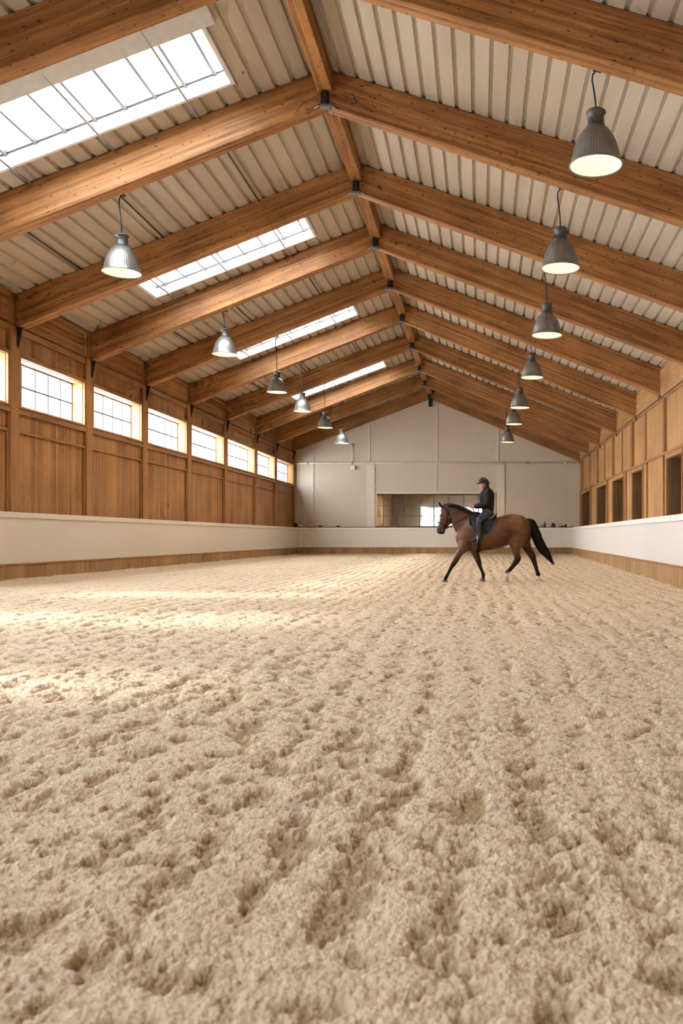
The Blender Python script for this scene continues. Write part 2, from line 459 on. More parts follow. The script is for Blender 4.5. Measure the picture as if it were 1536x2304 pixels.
# ------------------------------------------------------------------ roof sheets (ceiling)
PITCH = .34
SKY = [NB+0, NB+2, NB+4, NB+6, NB-2, NB-4]                 # bays with a skylight (near frame index); last two unseen, added as foreground fill
SKX1 = AX-.02 - PITCH*5                        # towards the ridge
SKX0 = AX-.02 - PITCH*18 - .245                # towards the wall
def sky_y(i): far = FR[i+1]-.72; return far-1.75, far
def build_ceiling():
    mb = MB()
    prof = []                                   # (offset from ridge, dz)
    k = 0
    while k*PITCH < 10.4:
        o = k*PITCH
        prof += [(o, 0), (o+.245, 0), (o+.262, .055), (o+.322, .055)]
        k += 1
    for side in (-1, 1):
        xe = XL-.12 if side < 0 else XR+.12
        pr = [(AX + side*(.02+o), dz) for o, dz in prof if abs(o) < abs(xe-AX)-.05] + [(xe, 0)]
        def strip(ya, yb, ps):
            n = len(ps)
            vs = [(x, ya, roof_z(side, x, ya)+dz+.004) for x, dz in ps] + [(x, yb, roof_z(side, x, yb)+dz+.004) for x, dz in ps]
            mb.add(vs, [(i, i+1, n+i+1, n+i) for i in range(n-1)])
        for i in range(len(FR)-1):
            ya, yb = FR[i], FR[i+1]
            if side < 0 and i in SKY:
                a = [p for p in pr if p[0] >= SKX1-1e-4]; b = [p for p in pr if SKX0-1e-4 <= p[0] <= SKX1+1e-4]; c = [p for p in pr if p[0] <= SKX0+1e-4]
                n0, n1 = sky_y(i)
                strip(ya, yb, a); strip(ya, yb, c); strip(ya, n0, b); strip(n1, yb, b)
            else: strip(ya, yb, pr)
        strip(FR[-1], GAB+.2, pr); 
        if FR[0] > Y0: strip(Y0-.2, FR[0], pr)
    # ridge cap
    mb.box(AX-.1, AX+.1, Y0-.2, GAB+.2, ZT+.01, ZT+.06)
    o = mb.build('ceiling', M['roof'], fixn=False)
    tag(o, 'cream ribbed metal roof sheets laid over the timber rafters', None, None, 'structure')
build_ceiling()

# ------------------------------------------------------------------ roof frames: two rafters, bracket, straps
ordn = ['nearest', 'second', 'third', 'fourth', 'fifth', 'sixth', 'seventh', 'eighth', 'ninth', 'farthest']
for i, y in enumerate(FR):
    vis = i - NB
    if vis >= 0:
        lab = f'{ordn[vis]} pair of glulam rafters from the camera, meeting at the roof ridge' if vis < 9 else 'farthest pair of glulam rafters, against the cream gable wall'
    else: lab = 'glulam roof frame behind the camera'
    t = thing('roof_frame', lab, 'roof beam', (AX, y, ZA), 'glulam roof frames')
    yb = y+BT if i < len(FR)-1 else min(y+BT, GAB-.002)
    if i == len(FR)-1: y = y-.30; yb = GAB-.03
    MB().prism([(XL+.002, ZEL[i]), (AX-.003, ZA), (AX-.003, ZT), (XL+.002, ZEL[i]+TL)], y, yb).build('rafter', M['glulam'], t, uv=(AX-XL, 0, ZA-ZEL[i]), bevel=.018)
    MB().prism([(AX+.003, ZA), (XR-.002, ZER[i]), (XR-.002, ZER[i]+TR), (AX+.003, ZT)], y, yb).build('rafter', M['glulam'], t, uv=(XR-AX, 0, ZER[i]-ZA), bevel=.018)
    if vis >= 0:
        br = MB().box(AX-.085, AX+.085, y-.03, y-.004, ZA-.03, ZA+.255)
        br.box(AX-.05, AX+.05, y-.10, y-.03, ZA-.0, ZA+.25)
        bro = br.build('apex_bracket', M['steel'], t)
        pl = MB(); pl.tube([(AX-.22, y-.02, ZA-.075), (AX-.08, y-.03, ZA-.005), (AX+.08, y-.03, ZA-.005), (AX+.22, y-.02, ZA-.075)], .022, 6)
        pl.box(AX-.10, AX+.10, y-.06, y+.10, ZA-.055, ZA-.03)
        pl.build('apex_plate', M['steelgrey'], bro)
        if vis < 4:
            hk = MB(); hk.box(AX+.53, AX+.62, y-.03, y-.002, ZA+.10, ZA+.13); hk.box(AX+.59, AX+.62, y-.03, y-.002, ZA+.02, ZA+.13); hk.build('rafter_hook', M['steelgrey'], t)
    for side, xw, ze in ((-1, XL, ZEL[i]), (1, XR, ZER[i])):
        if vis >= 0 or i >= NB-2:
            s = -side; yk = y-.10
            w_, h_ = (.13, .52) if side < 0 else (.07, .20)
            off = .105 if side < 0 else .03
            k = MB(); k.add([(xw+s*off, yk-.02, ze-.01), (xw+s*(off+w_), yk-.02, ze-.01), (xw+s*(off+.02), yk-.02, ze-h_), (xw+s*off, yk-.02, ze-h_),
                             (xw+s*off, yk+.02, ze-.01), (xw+s*(off+w_), yk+.02, ze-.01), (xw+s*(off+.02), yk+.02, ze-h_), (xw+s*off, yk+.02, ze-h_)],
                            [(0,1,2,3),(7,6,5,4),(0,4,5,1),(1,5,6,2),(2,6,7,3),(3,7,4,0)])
            k.build('knee_bracket', M['steel'], t)

# ridge beams between the frames
for i in range(len(FR)-1):
    vis = i-NB
    ya = FR[i]+BT+.003; yb = FR[i+1]-.003 - (.30 if i == len(FR)-2 else 0)
    lab = (f'timber ridge beam in the {ordn[vis+1]} roof bay from the camera' if 0 <= vis < 8 else
           'short timber ridge beam in the farthest roof bay' if vis >= 8 else 'timber ridge beam in the nearest roof bay, overhead' if vis == -1 else 'timber ridge beam behind the camera')
    o = MB().box(AX-.15, AX+.15, ya, yb, ZA+.265, ZT-.003).build('ridge_beam', M['glulam'], uv=(0, 1, 0), bevel=.012)
    tag(o, lab, 'ridge beam', 'timber ridge beams')
# dark post hanging at the gable end of the ridge
o = MB().box(AX-.06, AX+.20, GAB-.42, GAB-.345, CH+8.30, ZA+.02).build('ridge_hanger', M['steel'], bevel=.01)
tag(o, 'dark steel hanger under the far end of the ridge beam', 'bracket')

# ------------------------------------------------------------------ skylights
for n, i in enumerate(SKY):
    ya, yb = sky_y(i)
    D = .27
    z = lambda x, y: roof_z(-1, x, y)
    lab = ['large skylight nearest the camera, white framed with milky panes', 'second skylight from the camera, in the left roof slope', 'third skylight from the camera, in the left roof slope', 'smallest looking, farthest skylight in the left roof slope', 'unseen skylight added overhead to light the near sand', 'unseen skylight added behind the camera to light the near sand'][n]
    t = thing('skylight', lab, 'skylight', ((SKX0+SKX1)/2, (ya+yb)/2, z((SKX0+SKX1)/2, (ya+yb)/2)), 'roof skylights')
    c = MB()
    def q(p, q_, fl=False):      # curb wall from plan point p to q, thick outward handled by simple box hull
        pass
    e = .03
    def curb(xa, xb, y0, y1):
        c.add([(xa, y0, z(xa, y0)-.035), (xb, y0, z(xb, y0)-.035), (xb, y1, z(xb, y1)-.035), (xa, y1, z(xa, y1)-.035),
               (xa, y0, z(xa, y0)+D+.1), (xb, y0, z(xb, y0)+D+.1), (xb, y1, z(xb, y1)+D+.1), (xa, y1, z(xa, y1)+D+.1)],
              [(3,2,1,0),(4,5,6,7),(0,1,5,4),(1,2,6,5),(2,3,7,6),(3,0,4,7)])
    curb(SKX0-.07, SKX0, ya-.07, yb+.07); curb(SKX1, SKX1+.07, ya-.07, yb+.07)
    curb(SKX0, SKX1, ya-.07, ya); curb(SKX0, SKX1, yb, yb+.07)
    c.build('skylight_frame', M['whitepaint'], t)
    # glazing bars across, one long grey bar at the foot of the panes
    xs = [SKX1-.30]
    while xs[-1] > SKX0+.35: xs.append(xs[-1]-.585)
    for x in xs:
        if x < SKX0+.1: continue
        b = MB(); b.add([(x-.03, ya, z(x, ya)+D-.05), (x+.03, ya, z(x, ya)+D-.05), (x+.03, yb, z(x, yb)+D-.05), (x-.03, yb, z(x, yb)+D-.05),
                         (x-.03, ya, z(x, ya)+D+.03), (x+.03, ya, z(x, ya)+D+.03), (x+.03, yb, z(x, yb)+D+.03), (x-.03, yb, z(x, yb)+D+.03)],
                        [(3,2,1,0),(4,5,6,7),(0,1,5,4),(1,2,6,5),(2,3,7,6),(3,0,4,7)])
        b.build('glazing_bar', M['bar'] , t)
    b = MB(); y0, y1 = yb-.05, yb-.004
    b.add([(SKX0, y0, z(SKX0, y0)+D-.02), (SKX1, y0, z(SKX1, y0)+D-.02), (SKX1, y1, z(SKX1, y1)+D-.02), (SKX0, y1, z(SKX0, y1)+D-.02),
           (SKX0, y0, z(SKX0, y0)+D+.03), (SKX1, y0, z(SKX1, y0)+D+.03), (SKX1, y1, z(SKX1, y1)+D+.03), (SKX0, y1, z(SKX0, y1)+D+.03)],
          [(3,2,1,0),(4,5,6,7),(0,1,5,4),(1,2,6,5),(2,3,7,6),(3,0,4,7)])
    b.build('foot_bar', M['muntin'], t)
    p = MB(); p.add([(SKX0, ya, z(SKX0, ya)+D+.035), (SKX1, ya, z(SKX1, ya)+D+.035), (SKX1, yb, z(SKX1, yb)+D+.035), (SKX0, yb, z(SKX0, yb)+D+.035)], [(0,1,2,3)])
    p.build('panes', M['skypane'], t)
    if n == 0:
        xa, xb = SKX0-.1, SKX1+.28; y0, y1 = FR[i]+BT+.01, ya-.075
        cs = MB(); cs.add([(xa, y0, z(xa, y0)-.10), (xb, y0, z(xb, y0)-.10), (xb, y1, z(xb, y1)-.10), (xa, y1, z(xa, y1)-.10),
                           (xa, y0, z(xa, y0)-.004), (xb, y0, z(xb, y0)-.004), (xb, y1, z(xb, y1)-.004), (xa, y1, z(xa, y1)-.004)],
                          [(3,2,1,0),(4,5,6,7),(0,1,5,4),(1,2,6,5),(2,3,7,6),(3,0,4,7)])
        o = cs.build('blind_casing', M['casing'], bevel=.01)
        tag(o, 'pale grey flat casing beside the nearest skylight, behind the nearest rafters', 'casing')

# steel rods along the left roof slope
for i in range(NB, len(FR)-1):
    for j, x in enumerate([-5.7, -7.43, -9.14] if i in SKY else [-5.62, -8.05, -10.15]):
        if i > NB+6 and j == 2: continue
        ya, yb = FR[i]+BT+.002, FR[i+1]-.003-(.30 if i == len(FR)-2 else 0)
        za = roof_z(-1, x, ya)-.03; zb = roof_z(-1, x, yb)-.03
        dz = -.035 if i in SKY else 0
        o = MB().tube([(x, ya, za+dz), (x, ya+.5, za+dz*1.5), (x, yb-.5, zb+dz*1.5), (x, yb, zb+dz)], .023 if i in SKY else .018, 8).build('roof_rod', M['rod'] if i in SKY else M['roddark'])
        where = ['nearest the ridge', 'mid slope', 'nearest the left wall'][j]
        tag(o, f"{'bright' if i in SKY else 'dark'} roof rod {where}, {ordn[i-NB+1]} bay from the camera", 'rod', 'steel roof rods')

# ------------------------------------------------------------------ left wall, its windows
WZ0, WZ1 = CH+3.38, CH+4.60       # opening
win_spans = {}
for i in range(len(FR)-1):
    y0 = FR[i]+.13; y1 = FR[i+1]-.47
    z0, z1 = WZ0, WZ1
    if i == NB-2: y0, y1, z0 = FR[i]+1.3, FR[i]+2.5, CH+1.7  # this and next two bays: unseen openings, cut to shape the sun patches
    if i == NB-1: y0, y1, z0 = FR[i]+1.5, FR[i]+3.4, CH+1.3
    if i == NB: y0, y1, z0 = FR[i]+2.0, FR[i]+3.6, CH+1.4
    if i < NB-2: continue
    win_spans[i] = (y0, y1, z0, z1)
wl = struct('wall_left', (XL, 20, 0), 'left timber wall with high windows above the white kick wall')
mb = MB(); TH = .36
def wbox(y0, y1, z0, z1a, z1b):
    mb.add([(XL-TH, y0, z0), (XL, y0, z0), (XL, y1, z0), (XL-TH, y1, z0), (XL-TH, y0, z1a), (XL, y0, z1a), (XL, y1, z1b), (XL-TH, y1, z1b)],
           [(3,2,1,0),(4,5,6,7),(0,1,5,4),(1,2,6,5),(2,3,7,6),(3,0,4,7)])
ylist = FR[:-1] + [GAB]
if FR[0] > Y0: wbox(Y0, FR[0], -.1, eave_top(-1, FR[0]), eave_top(-1, FR[0]))
for i in range(len(FR)-1):
    a, b = ylist[i], ylist[i+1]
    ta, tb = eave_top(-1, a), eave_top(-1, b)
    if i in win_spans:
        y0, y1, z0, z1 = win_spans[i]
        t0 = ta+(tb-ta)*(y0-a)/(b-a); t1 = ta+(tb-ta)*(y1-a)/(b-a)
        wbox(a, y0, -.1, ta, t0); wbox(y1, b, -.1, t1, tb); wbox(y0, y1, -.1, z0, z0); wbox(y0, y1, z1, t0, t1)
    else: wbox(a, b, -.1, ta, tb)
mb.build('plank_skin', M['panel'], wl, uv=(0,0,1))
for i in range(NB-1, len(FR)):
    y = FR[i] if i < len(FR)-1 else GAB-.06
    MB().box(XL+.001, XL+.10, y-.40, y-.01, -.05, ZEL[i]-.004).build('post', M['trimwood'], wl, uv=(0,0,1), bevel=.012)
for i in range(NB-1, len(FR)-1):
    a = FR[i]-.008; b = FR[i+1]-.402 if i < len(FR)-2 else GAB-.465
    za = CH+5.30
    R_ = lambda z0, z1, d, nm='rail', m='trimwood': MB().box(XL+.001, XL+d, a, b, z0, z1).build(nm, M[m], wl, uv=(0,1,0), bevel=.008)
    R_(CH+5.20, CH+5.37, .07)
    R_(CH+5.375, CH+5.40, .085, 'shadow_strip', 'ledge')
    R_(CH+5.40, float(np.interp(a, FR, ZEL))+TL-.20, .035, 'fascia_board', 'glulam')
    R_(float(np.interp(a, FR, ZEL))+TL-.20, float(np.interp(a, FR, ZEL))+TL-.06, .11, 'eave_rail', 'trimwood')
    R_(CH+3.16, CH+3.30, .085)
    R_(CH+3.305, CH+3.345, .11, 'sill_nosing')
    R_(CH+2.665, CH+2.73, .06)
    # upright edge strips of the lower panel
    MB().box(XL+.001, XL+.05, b-.07, b, .1, CH+2.66).build('stile', M['trimwood'], wl, uv=(0,0,1), bevel=.008)
wn = 0
for i, (y0, y1, z0, z1) in win_spans.items():
    if i < NB-2: continue
    wn += 1
    w = struct(f'window_{wn}', (XL, (y0+y1)/2, z0), f'high window in bay of the left wall, white daylight behind dark muntins')
    fr = MB()
    fr.box(XL+.001, XL+.075, y0-.10, y0, z0-.03, z1+.11); fr.box(XL+.001, XL+.075, y1, y1+.10, z0-.03, z1+.11); fr.box(XL+.001, XL+.085, y0, y1, z1, z1+.11)
    fr.build('window_frame', M['trimwood'], w, uv=(0,1,0), bevel=.008)
    li = MB(); e = .012
    li.box(XL-TH+.02, XL-.001, y0+.001, y0+e, z0, z1); li.box(XL-TH+.02, XL-.001, y1-e, y1-.001, z0, z1); li.box(XL-TH+.02, XL-.001, y0+e, y1-e, z1-e, z1-.001); li.box(XL-TH+.02, XL-.001, y0+e, y1-e, z0+.001, z0+e)
    li.build('reveal_lining', M['panelpale'], w, uv=(0,0,1))
    xg = XL-.325
    g = MB(); k = max(2, int(round((y1-y0)/.67)))
    for j in range(1, k):
        yy = y0+(y1-y0)*j/k; g.box(xg-.02, xg+.02, yy-.02, yy+.02, z0+.05, z1-.05)
    zc = (z0+z1)/2; g.box(xg-.012, xg+.012, y0+.05, y1-.05, zc-.019, zc+.019)
    g.build('muntin_grid', M['muntin'], w)
    s = MB(); s.box(xg-.03, xg+.03, y0+.012, y0+.05, z0+.012, z1-.012); s.box(xg-.03, xg+.03, y1-.05, y1-.012, z0+.012, z1-.012); s.box(xg-.03, xg+.03, y0+.05, y1-.05, z0+.012, z0+.05); s.box(xg-.03, xg+.03, y0+.05, y1-.05, z1-.05, z1-.012)
    s.build('sash', M['bar'], w)
    p = MB(); p.box(xg-.004, xg+.004, y0+.03, y1-.03, z0+.03, z1-.03); p.build('panes', M['pane'], w)
    if i >= NB+3:
        q = MB(); q.box(XL-.24, XL-.20, y0+.36, y0+.40, z0+.013, z1-.10); q.build('inner_stile', M['sash'], w)

# ------------------------------------------------------------------ right wall with deep openings
wr = struct('wall_right', (XR, 30, 0), 'right timber wall of pale panels with dark openings over the white kick wall')
OPEN = [(49.0, 52.8), (42.75, 46.1), (37.6, 40.6), (33.2, 35.4), (26.75, 28.9), (21.2, 24.0), (16.0, 18.8)]
OPEN = sorted(OPEN)
mb = MB()
def rbox(y0, y1, z0, z1a, z1b):
    mb.add([(XR, y0, z0), (XR+.12, y0, z0), (XR+.12, y1, z0), (XR, y1, z0), (XR, y0, z1a), (XR+.12, y0, z1a), (XR+.12, y1, z1b), (XR, y1, z1b)],
           [(3,2,1,0),(4,5,6,7),(0,1,5,4),(1,2,6,5),(2,3,7,6),(3,0,4,7)])
OZ0, OZ1 = 1.2, CH+2.70
cuts = sorted(set([Y0, GAB] + [y for y in FR if Y0 < y < GAB] + [v for o in OPEN for v in o]))
for a, b in zip(cuts[:-1], cuts[1:]):
    ta, tb = eave_top(1, a), eave_top(1, b)
    mid = (a+b)/2
    if any(o[0] < mid < o[1] for o in OPEN):
        rbox(a, b, OZ1, ta, tb); rbox(a, b, -.1, OZ0, OZ0)
    else: rbox(a, b, -.1, ta, tb)
mb.build('panel_skin', M['panelpale'], wr, uv=(0,0,1))
MB().box(XR-.05, XR-.001, 10, GAB-.01, CH+4.80, CH+4.90).build('top_rail', M['trimwood'], wr, uv=(0,1,0), bevel=.008)
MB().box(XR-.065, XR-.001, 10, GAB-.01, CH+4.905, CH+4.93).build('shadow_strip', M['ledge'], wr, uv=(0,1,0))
MB().box(XR-.06, XR-.001, 10, GAB-.01, CH+2.86, CH+2.95).build('middle_rail', M['trimwood'], wr, uv=(0,1,0), bevel=.008)
for d, wd, dp in [(52.5, .42, .09), (48.9, .12, .05), (45.7, .40, .10), (43.2, .12, .05), (40.4, .40, .10), (37.9, .12, .05), (35.3, .42, .11), (32.6, .20, .06), (29.2, .36, .11), (25.2, .3, .1), (21, .3, .1)]:
    MB().box(XR-dp, XR-.001, d-wd*.5, d+wd*.5, CH+2.951, CH+4.80).build('batten', M['trimwood'], wr, uv=(0,0,1), bevel=.008)
for d in (53.6, 48.4, 42.2, 36.9, 32.3, 29.4, 25.6):
    MB().box(XR-.06, XR-.001, d-.06, d+.06, .1, CH+2.859).build('stile', M['trimwood'], wr, uv=(0,0,1), bevel=.008)
for n, (a, b) in enumerate(OPEN):
    wn += 1
    w = struct(f'window_{wn}', (XR, (a+b)/2, OZ0), 'deep unglazed opening lined with dark plywood in the right wall')
    dp = .95; li = MB()
    x0, x1 = XR+.002, XR+dp
    li.box(x0, x1, a+.001, a+.02, OZ0, OZ1); li.box(x0, x1, b-.02, b-.001, OZ0, OZ1); li.box(x1, x1+.03, a-.03, b+.03, OZ0-.03, OZ1+.03)
    li.box(x0, x1, a+.02, b-.02, OZ1-.02, OZ1-.001); li.box(x0, x1, a+.02, b-.02, OZ0+.001, OZ0+.02)
    li.build('opening_lining', M['darkwood'], w, uv=(0,0,1))
    MB().box(XR-.03, XR-.001, a-.02, b+.02, OZ1, CH+2.855).build('header_board', M['panelpale'], w, uv=(0,1,0), bevel=.006)
    jm = MB(); jm.box(XR-.045, XR-.001, a-.09, a-.001, .1, OZ1-.002); jm.box(XR-.045, XR-.001, b+.001, b+.09, .1, OZ1-.002)
    jm.build('jamb', M['trimwood'], w, uv=(0,0,1), bevel=.006)
    if abs(a-26.75) < .1: MB().box(XR+.35, XR+.45, a+.25, a+.33, OZ0, OZ1-.002).build('inner_post', M['steelgrey'], w)
for i in range(NB-1, len(FR)-1):
    a = FR[i]+BT+.01; b = FR[i+1]-.01-(.30 if i == len(FR)-2 else 0)
    MB().box(XR-.04, XR-.001, a, b, CH+4.935, min(ZER[i], ZER[i+1])+TR-.10).build('fascia_board', M['panelpale'], wr, uv=(0,1,0))

# ------------------------------------------------------------------ gable wall
wb = struct('wall_back', (AX, GAB, 0), 'cream boarded gable wall at the far end of the arena')
mb = MB(); mb.prism([(XL-.3, -.1), (XR+.3, -.1), (XR+.3, eave_top(1, GAB)-.05), (AX, ZT), (XL-.3, eave_top(-1, GAB)-.05)], GAB, GAB+.15)
mb.build('gable_boards', M['gable'], wb, uv=(0,0,1))
S9 = FPX/GAB
gx = lambda px: (px-1077)/S9
gz = lambda py: CH-(py-1209)/S9
ZP = gz(1042)
def vtrim(px0, px1, z0, z1, d=.05, m='gabletrim'):
    MB().box(gx(px0), gx(px1), GAB-d, GAB-.001, z0, z1).build('column_trim', M[m], wb, bevel=.008)
def rz_(px): x = gx(px); return roof_z(-1 if x < AX else 1, x, GAB)-1.0
vtrim(702, 704, 1.6, ZP-.08); vtrim(704.4, 706, 1.6, rz_(704)); vtrim(829, 832.5, ZP+.1, rz_(830)); vtrim(982, 984.5, ZP+.1, rz_(983)-.3); vtrim(1117, 1122, ZP+.1, rz_(1120))
vtrim(826, 843, 1.6, ZP-.09, .07); vtrim(1117, 1135, 1.6, ZP-.09, .07); vtrim(980, 982.5, gz(1106), ZP-.09, .04)
# window (a long mirror-like pane) in the gable
wn += 1
gw = struct(f'window_{wn}', (gx(980), GAB, gz(1187)), 'long gridded glass pane low in the cream gable wall, behind the horse')
x0, x1, z0, z1 = gx(848), gx(1112), gz(1184), gz(1112)
f = MB(); f.box(x0-.07, x0-.01, GAB-.09, GAB-.002, z0-.03, z1+.11); f.box(x1+.01, x1+.07, GAB-.09, GAB-.002, z0-.03, z1+.11); f.box(x0-.07, x1+.07, GAB-.14, GAB-.002, z1+.02, z1+.14)
f.build('window_frame', M['gabletrim'], gw, bevel=.006)
MB().box(x0-.01, x1+.01, GAB-.06, GAB-.002, z1-.06, z1+.019).build('head_bar', M['ledge'], gw)
MB().box(x0-.09, x1+.09, GAB-.20, GAB-.002, z0-.14, z0-.001).build('window_sill', M['ledge'], gw, bevel=.006)
MB().box(x0, x1, GAB-.02, GAB-.012, z0, z1-.05).build('panes', M['mirror'], gw)
g = MB()
for px in (861.5, 879, 893, 912, 943.4, 976, 1008, 1043, 1076):
    t_ = .035 if px > 900 else .02
    g.box(gx(px)-t_/2-.01, gx(px)+t_/2+.01, GAB-.05, GAB-.021, z0, z1-.05)
for py in (1137.5, 1161): g.box(x0, x1, GAB-.045, GAB-.021, gz(py)-.014, gz(py)+.014)
g.build('muntin_grid', M['muntin'], gw)
# cream pipe across the gable
pt = thing('wall_pipe', 'cream horizontal pipe running across the gable wall', 'pipe', (AX, GAB-.1, ZP))
MB().tube([(XL+.12, GAB-.11, ZP-.03), (gx(690), GAB-.11, ZP-.01), (gx(1300)-.1, GAB-.11, ZP+.03)], .05, 10).build('pipe_run', M['pipe'], pt)
for px in (693, 793, 1187, 1270):
    MB().box(gx(px)-.04, gx(px)+.04, GAB-.17, GAB-.001, ZP-.07, ZP+.07).build('pipe_clamp', M['steelgrey'] if px in (693, 793, 1187) else M['pipe'], pt)
MB().tube([(gx(793), GAB-.10, ZP+.06), (gx(793), GAB-.10, ZP+1.15)], .03, 8).build('pipe_riser', M['pipe'], pt)
MB().sphere((gx(793), GAB-.10, ZP+1.18), .055).build('riser_cap', M['steelgrey'], pt)
sp = thing('loudspeaker', 'small white loudspeaker under the cream pipe on the gable wall', 'speaker', (gx(793), GAB-.1, gz(1053)))
MB().box(gx(789), gx(799), GAB-.24, GAB-.05, gz(1057), gz(1049)).build('speaker_case', M['whitepaint'], sp, bevel=.02)
MB().box(gx(793), gx(795), GAB-.06, GAB-.001, gz(1054), gz(1051)).build('speaker_bracket', M['steelgrey'], sp)

# unseen end wall behind the camera, doorway added to let light in
wf = struct('wall_front', (AX, Y0, 0), 'unseen gable end behind the camera, wide doorway added to let sky light in')
mb = MB()
zl, zr = eave_top(-1, Y0), eave_top(1, Y0)
mb.prism([(XL-.3, -.1), (-8, -.1), (-8, 5.2), (0.5, 5.2), (0.5, -.1), (XR+.3, -.1), (XR+.3, zr), (AX, ZT), (XL-.3, zl)], Y0-.15, Y0)
mb.build('gable_boards', M['gable'], wf, uv=(0,0,1))
tag(MB().box(-60, 50, -80, Y0-.16, -.2, -.1).build('trim_1', M['outside']), 'unseen gravel yard outside the added doorway', None, None, 'structure')

# ------------------------------------------------------------------ kick walls
def kick(lab, a, b, d, out):
    t = thing('kick_wall', lab, 'kick wall', (a[0], a[1], 0))
    fa, fb = (kbrd(a[1]), kbrd(b[1])) if out else (.40, .40)
    ca, cb = (ktop(a[1]), ktop(b[1])) if out else (1.66, 1.66)
    n = Vector((b[1]-a[1], -(b[0]-a[0]))).normalized()*(1 if d > 0 else -1)
    off = lambda p, k: (p[0]-n.x*k, p[1]-n.y*k)
    s = MB().slab(off(a, .02), off(b, .02), d+.02*(1 if d > 0 else -1), -.12, fa-.035, -.12, fb-.035); s.build('kickboard', M['kickwood'], t, uv=(0,0,1))
    MB().slab(off(a, .045), off(b, .045), d+.045*(1 if d > 0 else -1), fa-.034, fa, fb-.034, fb).build('kickboard_rail', M['kickwood'], t, uv=(b[0]-a[0], b[1]-a[1], 0), bevel=.006)
    MB().slab(a, b, d, fa+.001, ca-.14, fb+.001, cb-.14).build('white_boarding', M['whiteboard' if out else 'whitebeige'], t, uv=(0,0,1))
    MB().slab(off(a, .03), off(b, .03), d+.03*(1 if d > 0 else -1), ca-.139, ca, cb-.139, cb).build('cap_rail', M['whitepaint' if out else 'offwhite'], t, uv=(b[0]-a[0], b[1]-a[1], 0), bevel=.01)
    return t
kick('white boarded kick wall along the left side, brown board at its foot', (KXL, Y0), (KXL, KB-.002), -.46, False)
kick('bright white boarded kick wall along the right side, brown board at its foot', (kxr(Y0), Y0), (5.84, KB+.02), .5, True)
t = kick('white kick wall across the far end, below the gable and ledge', (KXL-.02, KB), (5.86, KB), -.45, False)
o = MB().box(XL+.01, XR-.01, KB-.03, GAB-.21, 1.662, 1.70).build('ledge_board', M['ledge'], bevel=.006)
tag(o, 'dark brown timber ledge along the top of the far kick wall', 'ledge')
LZ = 1.702
# small things lying on the ledge
lx = lambda px: (px-1077)/(FPX/(KB+.12))
cloth_b = simple('pale blue cloth', (.33, .45, .62), .8, var=.35, scale=14, bump=.4)
cloth_n = simple('navy cloth', (.035, .05, .085), .8, var=.3, scale=12, bump=.4)
cloth_c = simple('cream cloth', (.88, .78, .60), .85, var=.1, scale=14, bump=.4)
dark_p = simple('dark leather', (.03, .022, .016), .55, var=.3)
def blob(c, rx, ry, rz, seed, n=18, m=9):
    mb = MB(); mb.sphere((0,0,0), rx, ry, rz, n, m); r_ = random.Random(seed); ph = [r_.uniform(0, 6) for _ in range(6)]
    mb.v = [(c[0]+x*(1+.16*math.sin(9*z/rz+ph[0]+3*x/rx)), c[1]+y*(1+.12*math.sin(4*x/rx+ph[1])), c[2]+max(0.0, max(z, -rz*.55)*(1+.18*math.sin(4*x/rx+ph[2])*math.cos(3*y/ry+ph[3]))+rz*.55)) for x, y, z in mb.v]
    return mb
def helmet_mesh(c, r):
    mb = MB(); rings = []
    for i in range(9):
        a = math.pi/2*i/8.2
        rings.append([(c[0]+1.15*r*math.cos(a)*math.cos(2*math.pi*k/20), c[1]+.95*r*math.cos(a)*math.sin(2*math.pi*k/20), c[2]+1.05*r*math.sin(a)) for k in range(20)])
    mb.rings(rings); return mb
ly = KB+.2
t = thing('riding_hat', 'pale blue and white hat on the ledge, nearest the tail of the horse', 'hat', (lx(1218), ly, LZ))
helmet_mesh((lx(1216.5), ly, LZ+.01), .165).build('hat_crown', cloth_b, t)
MB().add([(lx(1217)-.06, ly-.11, LZ+.012), (lx(1218)+.10, ly-.11, LZ+.012), (lx(1218)+.10, ly-.27, LZ+.006), (lx(1218)-.0, ly-.27, LZ+.006), (lx(1217)-.06, ly-.11, LZ+.03), (lx(1218)+.10, ly-.11, LZ+.03), (lx(1218)+.10, ly-.27, LZ+.02), (lx(1218), ly-.27, LZ+.02)], [(3,2,1,0),(4,5,6,7),(0,1,5,4),(1,2,6,5),(2,3,7,6),(3,0,4,7)]).build('hat_peak', cloth_n, t)
tag(blob((lx(1225.5), ly+.05, LZ), .06, .12, .21, 3).build('folded_cloth', cloth_n), 'dark blue cloth leaning behind the pale blue hat on the ledge', 'cloth')
tag(blob((lx(1234), ly, LZ), .15, .12, .075, 5).build('folded_cloth', cloth_c), 'flat cream cloth on the ledge, left of the dark blue bundle', 'cloth')
tag(blob((lx(1244.5), ly, LZ), .13, .12, .17, 7).build('cloth_bundle', cloth_n), 'dark blue cloth bundle in the middle of the right ledge group', 'cloth')
tag(blob((lx(1255), ly, LZ), .125, .12, .085, 9).build('folded_towel', cloth_c), 'cream folded towel on the ledge, right of the dark blue bundle', 'towel')
def brush(x, lab, mat):
    t = thing('grooming_brush', lab, 'brush', (x, ly, LZ))
    MB().box(x-.11, x+.11, ly-.05, ly+.05, LZ+.05, LZ+.085).build('brush_back', mat, t, bevel=.014)
    MB().box(x-.10, x+.10, ly-.04, ly+.04, LZ+.001, LZ+.05).build('bristles', dark_p, t)
brush(lx(1266), 'dark brown brush on the ledge, between the cream towel and the far right corner', M['ledge'])
tag(blob((lx(1272.5), ly, LZ), .07, .09, .11, 12).build('leather_glove', dark_p), 'dark leather glove on the ledge near the right corner', 'glove')
tag(blob((lx(1279.5), ly, LZ), .10, .10, .065, 14).build('folded_cloth', cloth_c), 'cream cloth at the right end of the ledge, by the corner', 'cloth')
